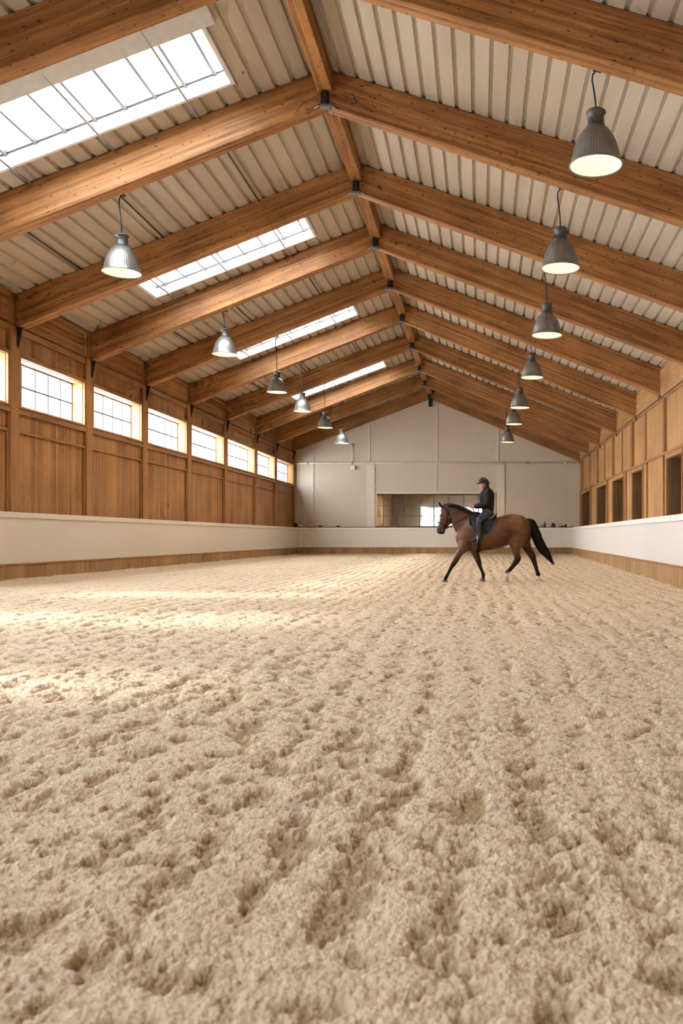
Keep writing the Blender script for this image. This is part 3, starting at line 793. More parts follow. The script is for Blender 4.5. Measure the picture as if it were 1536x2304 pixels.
tag(blob((lx(664), ly, LZ), .13, .13, .17, 15).build('saddle_bag', dark_p), 'black bag at the left end of the ledge, by the timber wall', 'bag')
tag(blob((lx(675), ly, LZ), .14, .12, .08, 17).build('folded_towel', cloth_c), 'cream towel on the ledge beside the black bag', 'towel')
tag(blob((lx(697), ly, LZ), .11, .10, .13, 19).build('cloth_bundle', cloth_c), 'cream cloth bundle on the ledge, left of the slim upright trim', 'cloth')
brush(lx(720), 'dark brush on the left ledge, nearer the bag', M['ledge'])
brush(lx(760), 'dark brush on the left ledge, nearer the gridded pane', M['ledge'])

# ------------------------------------------------------------------ pendant lamps
def lamp_meshes():
    prof = [(.135, .66), (.165, .645), (.205, .60), (.258, .51), (.298, .42), (.330, .325), (.352, .235), (.370, .145), (.384, .065), (.398, .02), (.408, .0)]
    sh = MB(); n = 144
    fl = lambda i: .0 if i in (0, 9, 10) else (.012 if i in (1, 8) else .030)
    rings = []
    for i, (r, z) in enumerate(prof):
        rings.append([(r*(1+fl(i)*(.5*math.cos(48*2*math.pi*k/n)))*math.cos(2*math.pi*k/n), r*(1+fl(i)*(.5*math.cos(48*2*math.pi*k/n)))*math.sin(2*math.pi*k/n), z) for k in range(n)])
    sh.rings(rings, cap=False)
    # rolled rim
    rim = [(.408, .0), (.418, -.004), (.420, -.014), (.412, -.022), (.400, -.016), (.396, -.004)]
    sh.lathe(rim, n=72)
    inn = MB(); inn.lathe([(.398, -.006), (.378, .04), (.362, .12), (.343, .22), (.315, .33), (.28, .43), (.24, .52), (.18, .60), (.11, .635), (.005, .64)], n=56)
    nk = MB(); nk.lathe([(.005, .985), (.09, .985), (.125, .97), (.150, .945), (.158, .925), (.150, .915), (.130, .905), (.128, .80), (.132, .72), (.150, .68), (.165, .650), (.13, .640)], n=40)
    bl = MB(); bl.lathe([(.02, .60), (.045, .55), (.055, .48), (.085, .40), (.10, .33), (.095, .27), (.06, .215), (.005, .195)], n=24)
    return sh, inn, nk, bl
proto = None
def lamp(px, rim_py, fi, label, grp, dia):
    global proto
    y = DF[fi]+BT+.05; s = FPX/y
    x = (px-1077)/s; zr = CH-(rim_py-1209)/s
    k = dia/.816
    t = thing('pendant_lamp', label, 'lamp', (x, y, zr), grp)
    if proto is None:
        sh, inn, nk, bl = lamp_meshes()
        e0 = empty('tmp')
        proto = [b.build(nm, M[m]) for b, nm, m in ((sh, 'shade', 'shade'), (inn, 'reflector', 'enamel'), (nk, 'lamp_neck', 'neck'), (bl, 'bulb', 'bulb'))]
        bpy.data.objects.remove(e0)
        parts = proto
    else:
        parts = [p.copy() for p in proto]
        for p in parts: COL.objects.link(p)
    for p in parts: p.parent = t; p.scale = (k, k, k*.88); p.location = (0, 0, 0)
    # cord up to a hook on the back of the rafter
    side = -1 if x < AX else 1
    zb = ZA + ((ZEL if side < 0 else ZER)[fi+NB]-ZA)*abs(x-AX)/abs((XL if side < 0 else XR)-AX)
    zt = zr+.985*k*.88; L = zb+.04-zt
    pts = [(x, y, zt), (x-.01, y, zt+L*.25), (x-.03, y, zt+L*.5), (x-.06, y, zt+L*.75), (x-.05, y, zt+L*.90), (x+.02, y-.03, zt+L)]
    MB().tube(pts, .014, 8).build('cord', M['cord'], t)
    hk = MB(); hk.tube([(x-.05, y-.03, zb+.05), (x+.08, y-.03, zb+.0)], .02, 6); hk.box(x-.05, x+.06, y-.052, y-.01, zb+.02, zb+.10); hk.build('cord_hook', M['steel'], t)
    ld = bpy.data.lights.new('lamp_light', 'SPOT'); ld.energy = LAMP_W; ld.color = (1.0, .76, .48); ld.shadow_soft_size = .12; ld.spot_size = R(165); ld.spot_blend = .35
    lo = bpy.data.objects.new('lamp_light', ld); COL.objects.link(lo); lo.location = (x, y, zr-.03)
LAMP_W = 170
for a in [(1340, 372, 0, 'nearest large ribbed pendant lamp on the right, under the first rafters', 'pendant lamps on the right', .83),
          (1260.5, 603, 1, 'second ribbed pendant lamp on the right, under the second rafters', 'pendant lamps on the right', .80),
          (1230, 754, 2, 'third ribbed pendant lamp on the right', 'pendant lamps on the right', .79),
          (1196.5, 849, 4, 'fourth pendant lamp on the right, above and before the cluster of three', 'pendant lamps on the right', .80),
          (1169, 917, 5, 'topmost of the three small clustered pendant lamps on the right', 'pendant lamps on the right', .80),
          (1155.5, 954, 6, 'middle of the three small clustered pendant lamps on the right', 'pendant lamps on the right', .79),
          (1141, 994.5, 7, 'lowest and farthest pendant lamp on the right, before the gable', 'pendant lamps on the right', .78),
          (274, 613, 1, 'nearest pendant lamp on the left, below the second rafters', 'pendant lamps on the left', .76),
          (506, 797, 3, 'second pendant lamp on the left', 'pendant lamps on the left', .75),
          (623, 882, 4, 'third pendant lamp on the left', 'pendant lamps on the left', .70),
          (680, 925, 5, 'fourth pendant lamp on the left', 'pendant lamps on the left', .72),
          (731, 962, 6, 'fifth pendant lamp on the left, second nearest the gable', 'pendant lamps on the left', .71),
          (769, 997, 7, 'lowest and farthest pendant lamp on the left, before the gable', 'pendant lamps on the left', .73)]:
    lamp(*a)
#HORSE_BEGIN
# ------------------------------------------------------------------ horse, tack and rider
HS = 94.2; YH = FPX/HS; HZ = -.012
def P(zx, zy, y=0.0):
    px = 900+zx/3.84; py = 1000+zy/3.84
    return Vector(((px-1077)/HS, YH+y, CH-(py-1209)/HS+HZ))
def unP(x, z):
    return ((x*HS+1077)-900)*3.84, ((1209-(z-HZ-CH)*HS)-1000)*3.84
def dens(secs, k=4):
    out = []; n = len(secs); A = np.array([[*s[0], *s[1], s[2], (s[3] if len(s) > 3 else 0.0)] for s in secs], float)
    for i in range(n-1):
        p0, p1, p2, p3 = A[max(i-1, 0)], A[i], A[i+1], A[min(i+2, n-1)]
        for j in range(k):
            t = j/k
            out.append(.5*((2*p1)+(p2-p0)*t+(2*p0-5*p1+4*p2-p3)*t*t+(3*p1-p0-3*p2+p3)*t**3))
    out.append(A[-1]); return out
def sring(s, n=24, grow=0.0, sq=1.0):
    a = P(s[0], s[1]); b = P(s[2], s[3]); c = (a+b)/2; h = (a-b)/2
    L = h.length; h = h*((L+grow)/max(L, 1e-5)); w = s[4]+grow; y = s[5]
    pts = []
    for k in range(n):
        q = 2*math.pi*k/n; cq, sq_ = math.cos(q), math.sin(q)
        f = lambda v: math.copysign(abs(v)**sq, v)
        p = c + h*f(cq); p.y += y + w*f(sq_); pts.append(p)
    return pts
def loft(mb, secs, k=4, n=24, grow=0.0, sq=1.0):
    mb.rings([sring(s, n, grow, sq) for s in dens(secs, k)]); return mb
def remeshed(mb, name, mat, parent, voxel, smooth=4):
    tmp = mb.build(name+'_tmp', mat)
    m = tmp.modifiers.new('r', 'REMESH'); m.mode = 'VOXEL'; m.voxel_size = voxel; m.use_smooth_shade = True
    if smooth:
        m = tmp.modifiers.new('s', 'SMOOTH'); m.factor = .5; m.iterations = smooth
    dg = bpy.context.evaluated_depsgraph_get()
    me = bpy.data.meshes.new_from_object(tmp.evaluated_get(dg)); me.name = name
    bpy.data.objects.remove(tmp)
    if parent is not None: me.transform(Matrix.Translation(-world_loc(parent)))
    me.materials.clear(); me.materials.append(mat)
    me.polygons.foreach_set('use_smooth', [True]*len(me.polygons))
    o = bpy.data.objects.new(name, me); COL.objects.link(o)
    if parent is not None: o.parent = parent
    return o

def coatmat():
    m, nt, out = newmat('bay horse coat'); T = NT(nt)
    tc = T.n('ShaderNodeTexCoord').outputs['Object']
    at = T.n('ShaderNodeAttribute', attribute_name='coat').outputs['Color']
    nz = T.n('ShaderNodeTexNoise', ins={'Vector': tc, 'Scale': 5.0, 'Detail': 4.0}).outputs[0]
    n2 = T.n('ShaderNodeTexNoise', ins={'Vector': tc, 'Scale': 60.0, 'Detail': 3.0}).outputs[0]
    c = T.mix(T.math('MULTIPLY', T.smooth(nz, .35, .7), .35), at, (.55, .5, .5), 'MULTIPLY')
    bp = T.n('ShaderNodeBump', ins={'Height': n2, 'Strength': .15, 'Distance': .004})
    sc_ = T.n('ShaderNodeSeparateColor', ins={0: c})
    b = T.n('ShaderNodeBsdfPrincipled', ins={'Base Color': c, 'Roughness': .40, 'Specular IOR Level': T.math('MULTIPLY_ADD', sc_.outputs[0], 2.6, .08, clamp=True), 'Normal': bp.outputs[0]})
    nt.links.new(b.outputs[0], out.inputs[0]); return m
M['coat'] = coatmat()
M['hair'] = simple('black horse hair', (.010, .008, .007), .45, spec=.12, var=.3, scale=30)
M['hoofdark'] = simple('dark grey hoof', (.09, .08, .07), .5, var=.2)
M['hoofpale'] = simple('pale sandy hoof', (.52, .44, .35), .6, var=.15)
M['eye'] = simple('dark horse eye', (.006, .005, .005), .1, var=0)
M['leather'] = simple('black tack leather', (.014, .012, .011), .4, spec=.12, var=.3)
M['brownleather'] = simple('tan brown leather', (.20, .115, .05), .5, var=.3, scale=15)
M['pad'] = simple('dark navy saddle pad', (.022, .024, .034), .8, spec=.12, var=.2, scale=20, bump=.3)
M['padtrim'] = simple('grey pad piping', (.12, .12, .13), .7)
M['jacket'] = simple('black riding jacket', (.014, .013, .013), .7, spec=.12, var=.25, scale=12, bump=.4)
M['breeches'] = simple('slate grey breeches', (.045, .050, .062), .75, spec=.12, var=.15, scale=12, bump=.25)
M['boot'] = simple('black leather boot', (.018, .017, .018), .28, spec=.35, var=.25)
M['helm'] = simple('matt black helmet shell', (.022, .021, .020), .5, spec=.12, var=.2)
M['skin'] = simple('skin', (.42, .21, .135), .5, var=.08)
M['hairb'] = simple('dark brown hair', (.03, .018, .01), .5, var=.3)
M['silver'] = simple('polished stirrup steel', (.62, .61, .60), .18, .95, var=.05)
M['shirt'] = simple('light grey shirt collar', (.42, .42, .44), .8, var=.1)

TORSO = [((478,790),(484,836),.07), ((491,742),(505,876),.16), ((545,660),(552,908),.22), ((612,596),(620,921),.245), ((668,590),(680,923),.27), ((742,622),(750,915),.30),
         ((820,630),(820,904),.315), ((880,612),(880,888),.31), ((940,598),(936,868),.295), ((1000,598),(1000,872),.285), ((1060,615),(1070,880),.265), ((1105,650),(1115,850),.215), ((1132,700),(1134,785),.10)]
NECK = [((700,606),(535,880),.16), ((640,584),(488,780),.15), ((570,554),(466,728),.12), ((500,524),(447,682),.097), ((440,513),(432,650),.088), ((398,514),(398,620),.08)]
HEAD = [((400,512),(440,575),.062), ((372,522),(436,606),.085), ((352,560),(442,642),.095), ((340,600),(438,678),.092), ((332,645),(416,698),.078), ((325,690),(394,718),.062), ((317,726),(388,746),.058), ((317,752),(380,766),.052), ((332,768),(366,773),.03)]
FLN = [((505,800),(640,850),.10,-.12), ((497,850),(618,885),.10,-.14), ((498,885),(588,915),.085,-.15), ((479,935),(543,945),.060,-.15), ((458,982),(508,1000),.046,-.15), ((439,1020),(484,1034),.044,-.15), ((424,1054),(457,1068),.031,-.15), ((402,1102),(430,1116),.028,-.15), ((384,1132),(417,1145),.036,-.15), ((377,1148),(408,1158),.032,-.15), ((370,1160),(408,1168),.034,-.15)]
FLF = [((585,820),(690,850),.10,.12), ((588,870),(684,885),.09,.14), ((600,915),(682,920),.065,.15), ((636,980),(694,974),.047,.15), ((656,1022),(704,1014),.044,.15), ((672,1056),(706,1048),.031,.15), ((693,1098),(723,1090),.028,.15), ((702,1128),(738,1122),.036,.15), ((702,1146),(731,1142),.031,.15), ((692,1160),(730,1158),.034,.15)]
HLN = [((925,735),(1115,745),.13,-.13), ((930,800),(1105,800),.125,-.15), ((936,850),(1075,845),.105,-.16), ((948,890),(1040,886),.08,-.16), ((968,935),(1030,928),.055,-.16), ((980,975),(1043,968),.046,-.16), ((966,1008),(1030,1008),.040,-.16), ((948,1040),(984,1060),.031,-.16), ((926,1068),(956,1090),.029,-.16), ((904,1092),(941,1114),.036,-.16), ((899,1112),(934,1126),.032,-.16), ((893,1130),(934,1142),.036,-.16)]
HLF = [((1010,780),(1135,745),.12,.13), ((1030,845),(1128,810),.105,.15), ((1056,895),(1136,868),.08,.16), ((1088,935),(1152,910),.058,.16), ((1114,972),(1174,948),.047,.16), ((1132,1000),(1180,984),.040,.16), ((1150,1042),(1190,1032),.033,.16), ((1166,1088),(1202,1082),.030,.16), ((1174,1124),(1216,1119),.037,.16), ((1175,1144),(1211,1140),.033,.16), ((1166,1160),(1218,1156),.037,.16)]
horse = thing('horse', 'bay horse walking left across the sand with black mane, tail and lower legs', 'horse', P(800, 1187))
mb = MB()
loft(mb, TORSO, 4, 28); loft(mb, NECK, 4, 24); loft(mb, HEAD, 4, 24, sq=.9, grow=.004)
for L in (FLN, FLF, HLN, HLF): loft(mb, L, 4, 16)
# shoulder, haunch and cheek masses
for (zx, zy, y, rx, ry, rz) in [(570,770,-.125,.15,.10,.22), (570,770,.125,.15,.10,.22), (1030,725,-.15,.21,.13,.24), (1030,725,.15,.21,.13,.24), (425,625,-.055,.055,.04,.07), (425,625,.055,.055,.04,.07), (960,835,-.17,.08,.07,.11), (660,900,0,.12,.14,.06), (508,815,-.07,.06,.08,.08), (508,815,.07,.06,.08,.08)]:
    c = P(zx, zy, y); mb.sphere(c, rx, ry, rz, 20, 12)
# ears
for s_, tip, b in ((-1, (330,492), (368,548)), (1, (376,502), (388,545))):
    c0, c1 = P(b[0], b[1], s_*.055), P(tip[0], tip[1], s_*.075)
    rr = [.022, .034, .036, .030, .018, .008]
    mb.tube([c0+(c1-c0)*t for t in (0, .2, .45, .7, .88, 1)], rr, 12)
body = remeshed(mb, 'body', M['coat'], horse, .0125, 11)
# coat colour by place on the body, muscle shade and highlights painted in
me = body.data; o0 = world_loc(horse)
n = len(me.vertices); co = np.empty(n*3, np.float32); me.vertices.foreach_get('co', co); co = co.reshape(-1, 3)+np.array(o0, np.float32)
zx = ((co[:, 0]*HS+1077)-900)*3.84; zy = ((1209-(co[:, 2]-HZ-CH)*HS)-1000)*3.84; yl = co[:, 1]-YH
base = np.array([.108, .038, .0115]); dark = np.array([.030, .011, .005]); black = np.array([.010, .008, .007]); white = np.array([.78, .72, .64])
c = np.tile(base, (n, 1))
def mixc(c, w, col): return c*(1-w[:, None])+col[None, :]*w[:, None]
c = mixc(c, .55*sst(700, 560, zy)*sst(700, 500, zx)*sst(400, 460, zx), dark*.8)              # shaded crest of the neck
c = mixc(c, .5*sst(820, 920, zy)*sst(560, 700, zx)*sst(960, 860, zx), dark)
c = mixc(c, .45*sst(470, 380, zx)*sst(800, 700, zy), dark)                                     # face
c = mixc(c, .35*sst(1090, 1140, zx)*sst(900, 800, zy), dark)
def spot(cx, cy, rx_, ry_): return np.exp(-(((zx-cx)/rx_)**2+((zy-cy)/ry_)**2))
c = mixc(c, .55*spot(930, 780, 60, 90), dark); c = mixc(c, .5*spot(640, 850, 40, 70), dark); c = mixc(c, .45*spot(1110, 760, 40, 100), dark)  # soft dark spots painted in as shade between the muscles
c = mixc(c, .4*spot(520, 700, 40, 60), dark); c = mixc(c, .35*spot(1010, 700, 60, 50), base*1.5); c = mixc(c, .35*spot(520, 820, 25, 60), base*1.6); c = mixc(c, .3*spot(800, 800, 110, 40), base*1.35)  # one more dark spot, then lighter ones painted as muscle highlights
fl = sst(925, 1040, zy)*sst(800, 760, zx); c = mixc(c, fl*.97, black)
hl = sst(925, 1000, zy)*sst(800, 840, zx); c = mixc(c, hl*.97, black)
c = mixc(c, .6*sst(860, 930, zy)*sst(1030, 1060, zx), dark*.7)  # far hind leg painted darker, its shade put into the coat
mz = sst(62, 30, np.hypot(zx-340, (zy-762)*.95)); c = mixc(c, mz*.9, np.array([.02, .016, .015]))
ear = sst(548, 520, zy)*sst(395, 385, zx); c = mixc(c, ear, black*1.5)
sock = sst(1104, 1112, zy+.35*(zx-905)*(zx < 1000))*sst(860, 880, zx)*(zx < 1000)*1.0; c = mixc(c, sock, white)
sock2 = sst(1132, 1140, zy)*(zx > 1100); c = mixc(c, sock2, white)
bl = sst(.075, .04, np.abs(yl))*sst(21, 11, np.abs((zx-324-(690-zy)*.16)))*sst(570, 595, zy)*sst(705, 670, zy); c = mixc(c, bl*.9, white)
eyed = sst(20, 8, np.hypot(zx-352, zy-610)); c = mixc(c, eyed*.8, black)
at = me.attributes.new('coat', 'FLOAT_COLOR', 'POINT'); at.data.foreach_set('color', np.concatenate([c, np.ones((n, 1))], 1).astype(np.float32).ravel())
# eyes and nostrils
for s_ in (-1, 1):
    e = P(357, 608, s_*.088); MB().sphere(e, .02, .014, .02, 14, 10).build('eye', M['eye'], horse)
    e = P(326, 748, s_*.045); MB().sphere(e, .014, .010, .018, 12, 8).build('nostril', M['eye'], horse)
# hooves
for secs, m in (([((370,1158),(410,1166),.042,-.15), ((362,1172),(412,1178),.050,-.15), ((358,1182),(414,1186),.053,-.15)], 'hoofdark'),
                ([((692,1156),(732,1154),.042,.15), ((686,1168),(734,1168),.050,.15), ((683,1178),(736,1178),.053,.15)], 'hoofdark'),
                ([((893,1128),(936,1142),.042,-.16), ((887,1150),(936,1156),.050,-.16), ((886,1170),(928,1176),.052,-.16)], 'hoofpale'),
                ([((1164,1154),(1220,1152),.044,.16), ((1158,1174),(1226,1172),.052,.16), ((1154,1190),(1230,1188),.056,.16)], 'hoofpale')):
    loft(MB(), secs, 3, 20).build('hoof', M[m], horse)
# mane: a solid crest and loose strands lying over it
mane = MB()
CR = [(398,512), (440,511), (500,522), (565,550), (615,576), (655,592)]
CRD = [np.array(p, float) for p in CR]
def along(pts, t):
    t = t*(len(pts)-1); i = min(int(t), len(pts)-2); f = t-i
    p0, p1, p2, p3 = pts[max(i-1, 0)], pts[i], pts[i+1], pts[min(i+2, len(pts)-1)]
    return .5*((2*p1)+(p2-p0)*f+(2*p0-5*p1+4*p2-p3)*f*f+(3*p1-p0-3*p2+p3)*f**3)
crest = []
for j in range(24):
    p = along(CRD, j/23); crest.append(P(p[0]+2, p[1]+4, 0))
mane.tube(crest, [.018]+[.026]*22+[.012], 10)
rr = random.Random(4)
for j in range(420):
    t = rr.random(); p = along(CRD, t); near = rr.random() < .55; s_ = -1 if near else 1
    L = rr.uniform(26, 46)*(1+.5*t) * (1 if not near else .75)
    d_ = rr.uniform(.0, .35)
    w = .055+.075*t
    pts = [P(p[0]+rr.uniform(-4, 4), p[1]-2+rr.uniform(-2, 2), s_*.004), P(p[0]+L*.25, p[1]+L*.3, s_*(.03+w*.45)), P(p[0]+L*(.4+d_*.4), p[1]+L*.68, s_*(.03+w*.85)), P(p[0]+L*(.5+d_), p[1]+L, s_*(.035+w*1.05))]
    mane.tube(pts, [.006, .0065, .005, .0015], 4, cap=False)
for j in range(30):
    a = rr.uniform(-.03, .03); pts = [P(385+rr.uniform(-8, 8), 515, a), P(365, 535+rr.uniform(-4, 4), a), P(350+rr.uniform(-3, 3), 572+rr.uniform(-8, 8), a*1.1)]
    mane.tube(pts, [.006, .006, .002], 4, cap=False)
mane.build('mane', M['hair'], horse, fixn=False)
# tail
tail = MB()
TS = [((1080,655),(1098,632),.03), ((1106,690),(1158,655),.07), ((1132,760),(1192,725),.085), ((1156,830),(1222,800),.085), ((1196,900),(1258,878),.07), ((1252,965),(1296,945),.04), ((1302,1016),(1318,1008),.008)]
loft(tail, TS, 4, 16)
TD = dens(TS, 6)
for j in range(520):
    q = rr.uniform(0, 2*math.pi); r0 = rr.uniform(.75, 1.12); st = rr.randint(2, len(TD)-16); ln = rr.randint(10, 20)
    pts = []; wob = rr.uniform(-.1, .25)
    for k in range(st, min(len(TD), st+ln), 2):
        s = TD[k]; a = P(s[0], s[1]); b = P(s[2], s[3]); cc = (a+b)/2; h = (a-b)/2
        g = r0*(1+wob*(k-st)/ln)
        p = cc+h*math.cos(q)*g; p.y += s[4]*math.sin(q)*g; pts.append(p)
    if len(pts) < 3: continue
    e = pts[-1]+(pts[-1]-pts[-2])*rr.uniform(.6, 1.8)+Vector((rr.uniform(-.02, .03), 0, rr.uniform(-.02, .02))); pts.append(e)
    rad = [.005]*(len(pts)-1)+[.001]
    tail.tube(pts, rad, 4, cap=False)
tail.build('tail', M['hair'], horse, fixn=False)

# surface of the trunk, for tack that follows it
TQ = dens(TORSO, 8)
def trunk(zx_, zy_, side, grow):
    # section whose mid x is nearest
    mids = [(s[0]+s[2])/2 for s in TQ]
    i = int(np.clip(np.searchsorted(mids, zx_), 1, len(TQ)-1)); f = np.clip((zx_-mids[i-1])/(mids[i]-mids[i-1]), 0, 1)
    s = TQ[i-1]*(1-f)+TQ[i]*f
    mid = (s[1]+s[3])/2; half = (s[3]-s[1])/2
    cq = np.clip((mid-zy_)/half, -1, 1); sq_ = math.sqrt(max(0, 1-cq*cq))
    p = P(zx_, mid-(half+grow/.002764)*cq); p.y += side*(s[4]+grow)*sq_
    return p
def patch(zxs, top, bot, grow, nz=12, sides=(-1, 1), join=True):
    mb = MB(); thick = .012
    for gr, flip in ((grow, False), (grow+thick, True)):
        cols = []
        for zx_ in zxs:
            col = []
            if join:
                tz = top(zx_)
                zs = [tz+(bot(zx_)-tz)*((k/nz)**1.6) for k in range(nz+1)]
                col = [trunk(zx_, z_, -1, gr) for z_ in zs[::-1]] + [trunk(zx_, z_, 1, gr) for z_ in zs[1:]]
            cols.append(col)
        b = len(mb.v); m_ = len(cols[0])
        for c_ in cols: mb.v += [tuple(p) for p in c_]
        for i in range(len(cols)-1):
            for k in range(m_-1):
                f_ = (b+i*m_+k, b+(i+1)*m_+k, b+(i+1)*m_+k+1, b+i*m_+k+1)
                mb.f.append(f_); mb.sm.append(True)
    # close the rim
    N = len(mb.v)//2; nc = len(zxs); m_ = N//nc
    rim = [k for k in range(m_)] + [i*m_+m_-1 for i in range(1, nc)] + [(nc-1)*m_+k for k in range(m_-2, -1, -1)] + [i*m_ for i in range(nc-2, 0, -1)]
    for a, b in zip(rim, rim[1:]+rim[:1]): mb.f.append((a, b, b+N, a+N)); mb.sm.append(False)
    return mb
def topz(zx_):
    mids = [(s[0]+s[2])/2 for s in TQ]; return float(np.interp(zx_, mids, [s[1] for s in TQ]))
pad_b = lambda x: float(np.interp(x, [628, 645, 680, 720, 745, 770, 795, 815, 832], [690, 735, 760, 770, 770, 755, 722, 688, 655]))
pad = thing('saddle_pad', 'dark navy saddle pad under the saddle of the bay horse', 'saddle pad', P(735, 640))
xs_ = [628+ (832-628)*k/22 for k in range(23)]
pdc = patch(xs_, topz, pad_b, .016).build('pad_cloth', M['pad'], pad)
edge = [trunk(x, pad_b(x), -1, .032) for x in xs_[6:]]
MB().tube(edge, .006, 6).build('pad_piping', M['padtrim'], pdc)
sad = thing('saddle', 'black leather saddle on the bay horse, with tan seat edge', 'saddle', P(740, 630))
loft(MB(), [((648,578),(655,632),.07), ((672,594),(676,640),.11), ((705,612),(708,650),.14), ((750,620),(752,660),.17), ((795,616),(797,664),.18), ((824,600),(818,660),.15), ((834,596),(832,646),.09)], 4, 20).build('seat', M['leather'], sad)
MB().tube([P(745, 652, -.185), P(770, 640, -.19), P(800, 622, -.175), P(828, 600, -.11), P(834, 592, 0), P(828, 600, .11), P(800, 622, .175), P(770, 640, .19)], [.012, .02, .022, .02, .016, .02, .022, .015], 8).build('cantle_roll', M['brownleather'], sad)
fl_b = lambda x: float(np.interp(x, [612, 630, 660, 700, 725], [690, 735, 765, 755, 700]))
fl_x = [612+113*k/14 for k in range(15)]
patch(fl_x, lambda x: topz(x)+14, fl_b, .034).build('flap', M['leather'], sad)
flap_o = bpy.data.objects[[o.name for o in sad.children if o.name.startswith('flap')][0]]
MB().tube([P(606, 612, -.275), P(603, 650, -.29), P(610, 700, -.30)], [.016, .024, .016], 8).build('knee_roll', M['leather'], flap_o)
girth = MB(); gr_ = []
for x in (668, 690):
    pass
girth = patch([664, 671, 678, 685, 692], lambda x: 740, lambda x: topz(x)+ (918-topz(x)), .006, nz=14, join=True)
gb = MB(); rings = []
for x in (664, 678, 692):
    s = [trunk(x, z_, -1, .012) for z_ in np.linspace(742, 919, 14)] + [trunk(x, z_, 1, .012) for z_ in np.linspace(919, 742, 14)]
    rings.append(s)
b0 = 0
for s in rings: gb.v += [tuple(p) for p in s]
m_ = len(rings[0])
for i in range(2):
    for k in range(m_-1): gb.f.append((i*m_+k, (i+1)*m_+k, (i+1)*m_+k+1, i*m_+k+1)); gb.sm.append(True)
gb.build('girth', M['leather'], sad)
for s_ in (-1, 1):
    sl = MB().tube([P(688, 640, s_*.315), P(682, 700, s_*.36), P(672, 775, s_*.375)], .010, 6).build('stirrup_leather', M['leather'], sad)
    c = [P(672,775,s_*.375), P(652,800,s_*.335), P(640,838,s_*.335), P(650,852,s_*.375), P(664,838,s_*.415), P(668,800,s_*.415), P(672,775,s_*.375)]
    tag(MB().tube(c, .009, 6).build('stirrup', M['silver'], sl), 'shiny steel stirrup')
# bridle
HQ = dens(HEAD, 8)
def hside(i, k, s_, g=.008):      # k: 0 front .. 1 back of the section
    s = HQ[i]; a = P(s[0], s[1]); b = P(s[2], s[3]); c = (a+b)/2; h = (a-b)/2; q = math.pi*k
    p = c+h*(1+g/h.length)*math.cos(q); p.y += s_*(s[4]+g)*abs(math.sin(q))**.9; return p
br = thing('bridle', 'black leather bridle with reins on the head of the bay horse', 'bridle', P(380, 640))
def hring(i, g=.008, r=.013): return MB().tube([hside(i, k/12, -1, g) for k in range(13)]+[hside(i, 1-k/12, 1, g) for k in range(1, 13)], r, 6)
hring(36, .006, .014).build('noseband', M['leather'], br)
MB().tube([hside(10, k/10, -1) for k in range(1, 7)][::-1]+[hside(10, k/10, 1) for k in range(1, 7)], .012, 6).build('browband', M['leather'], br)
MB().tube([P(400, 510, 0), hside(7, .55, -1, .012), hside(14, .72, -1), hside(20, .82, -1)], .012, 6).build('headpiece', M['leather'], br)
MB().tube([P(400, 510, 0), hside(7, .55, 1, .012), hside(14, .72, 1), hside(20, .82, 1)], .012, 6).build('headpiece', M['leather'], br)
for s_ in (-1, 1):
    cp = MB().tube([hside(10, .62, s_, .01), hside(18, .58, s_, .01), hside(28, .62, s_, .01), hside(40, .66, s_, .01), hside(46, .62, s_, .012)], .011, 6).build('cheekpiece', M['leather'], br)
    c0 = hside(47, .62, s_, .02); MB().tube([c0+Vector((.03*math.cos(a), 0, .03*math.sin(a))) for a in [2*math.pi*k/12 for k in range(13)]], .005, 6).build('bit_ring', M['silver'], cp)
    MB().tube([c0, P(430, 705, s_*.10), P(490, 668, s_*.15), P(555, 630, s_*.16), P(625, 592, s_*.14), P(640, 575, s_*.13), P(624, 540, s_*.10)], .010, 6).build('rein', M['leather'], br)
MB().tube([P(604, 700, -.30), P(560, 745, -.27), P(520, 790, -.20), P(495, 810, -.05), P(492, 812, .05), P(520, 790, .20), P(560, 745, .27), P(604, 700, .30)], .009, 6)

# ---------------- rider
man = thing('person', 'rider in black helmet, black jacket and grey breeches, sitting on the bay horse', 'person', P(765, 600))
hm = MB()
TOR = [((704,590),(806,600),.15), ((712,560),(803,568),.14), ((706,530),(804,535),.138), ((694,495),(806,495),.145), ((687,455),(808,450),.16), ((694,420),(806,415),.165), ((712,394),(788,390),.12), ((718,374),(764,368),.062)]
loft(hm, TOR, 4, 20)
loft(hm, [((716,385),(762,380),.058), ((708,362),(752,356),.056), ((704,345),(752,340),.06)], 3, 16)
loft(hm, [((718,388),(738,388),.03), ((696,380),(738,378),.05), ((689,366),(748,362),.066), ((687,350),(760,345),.076), ((687,335),(766,330),.082), ((692,320),(758,316),.074), ((702,308),(744,305),.056), ((714,301),(732,300),.03)], 4, 20)
hm.sphere(P(684, 354), .016, .013, .022, 10, 8)               # nose
hm.sphere(P(692, 371), .010, .022, .008, 10, 6)               # lips
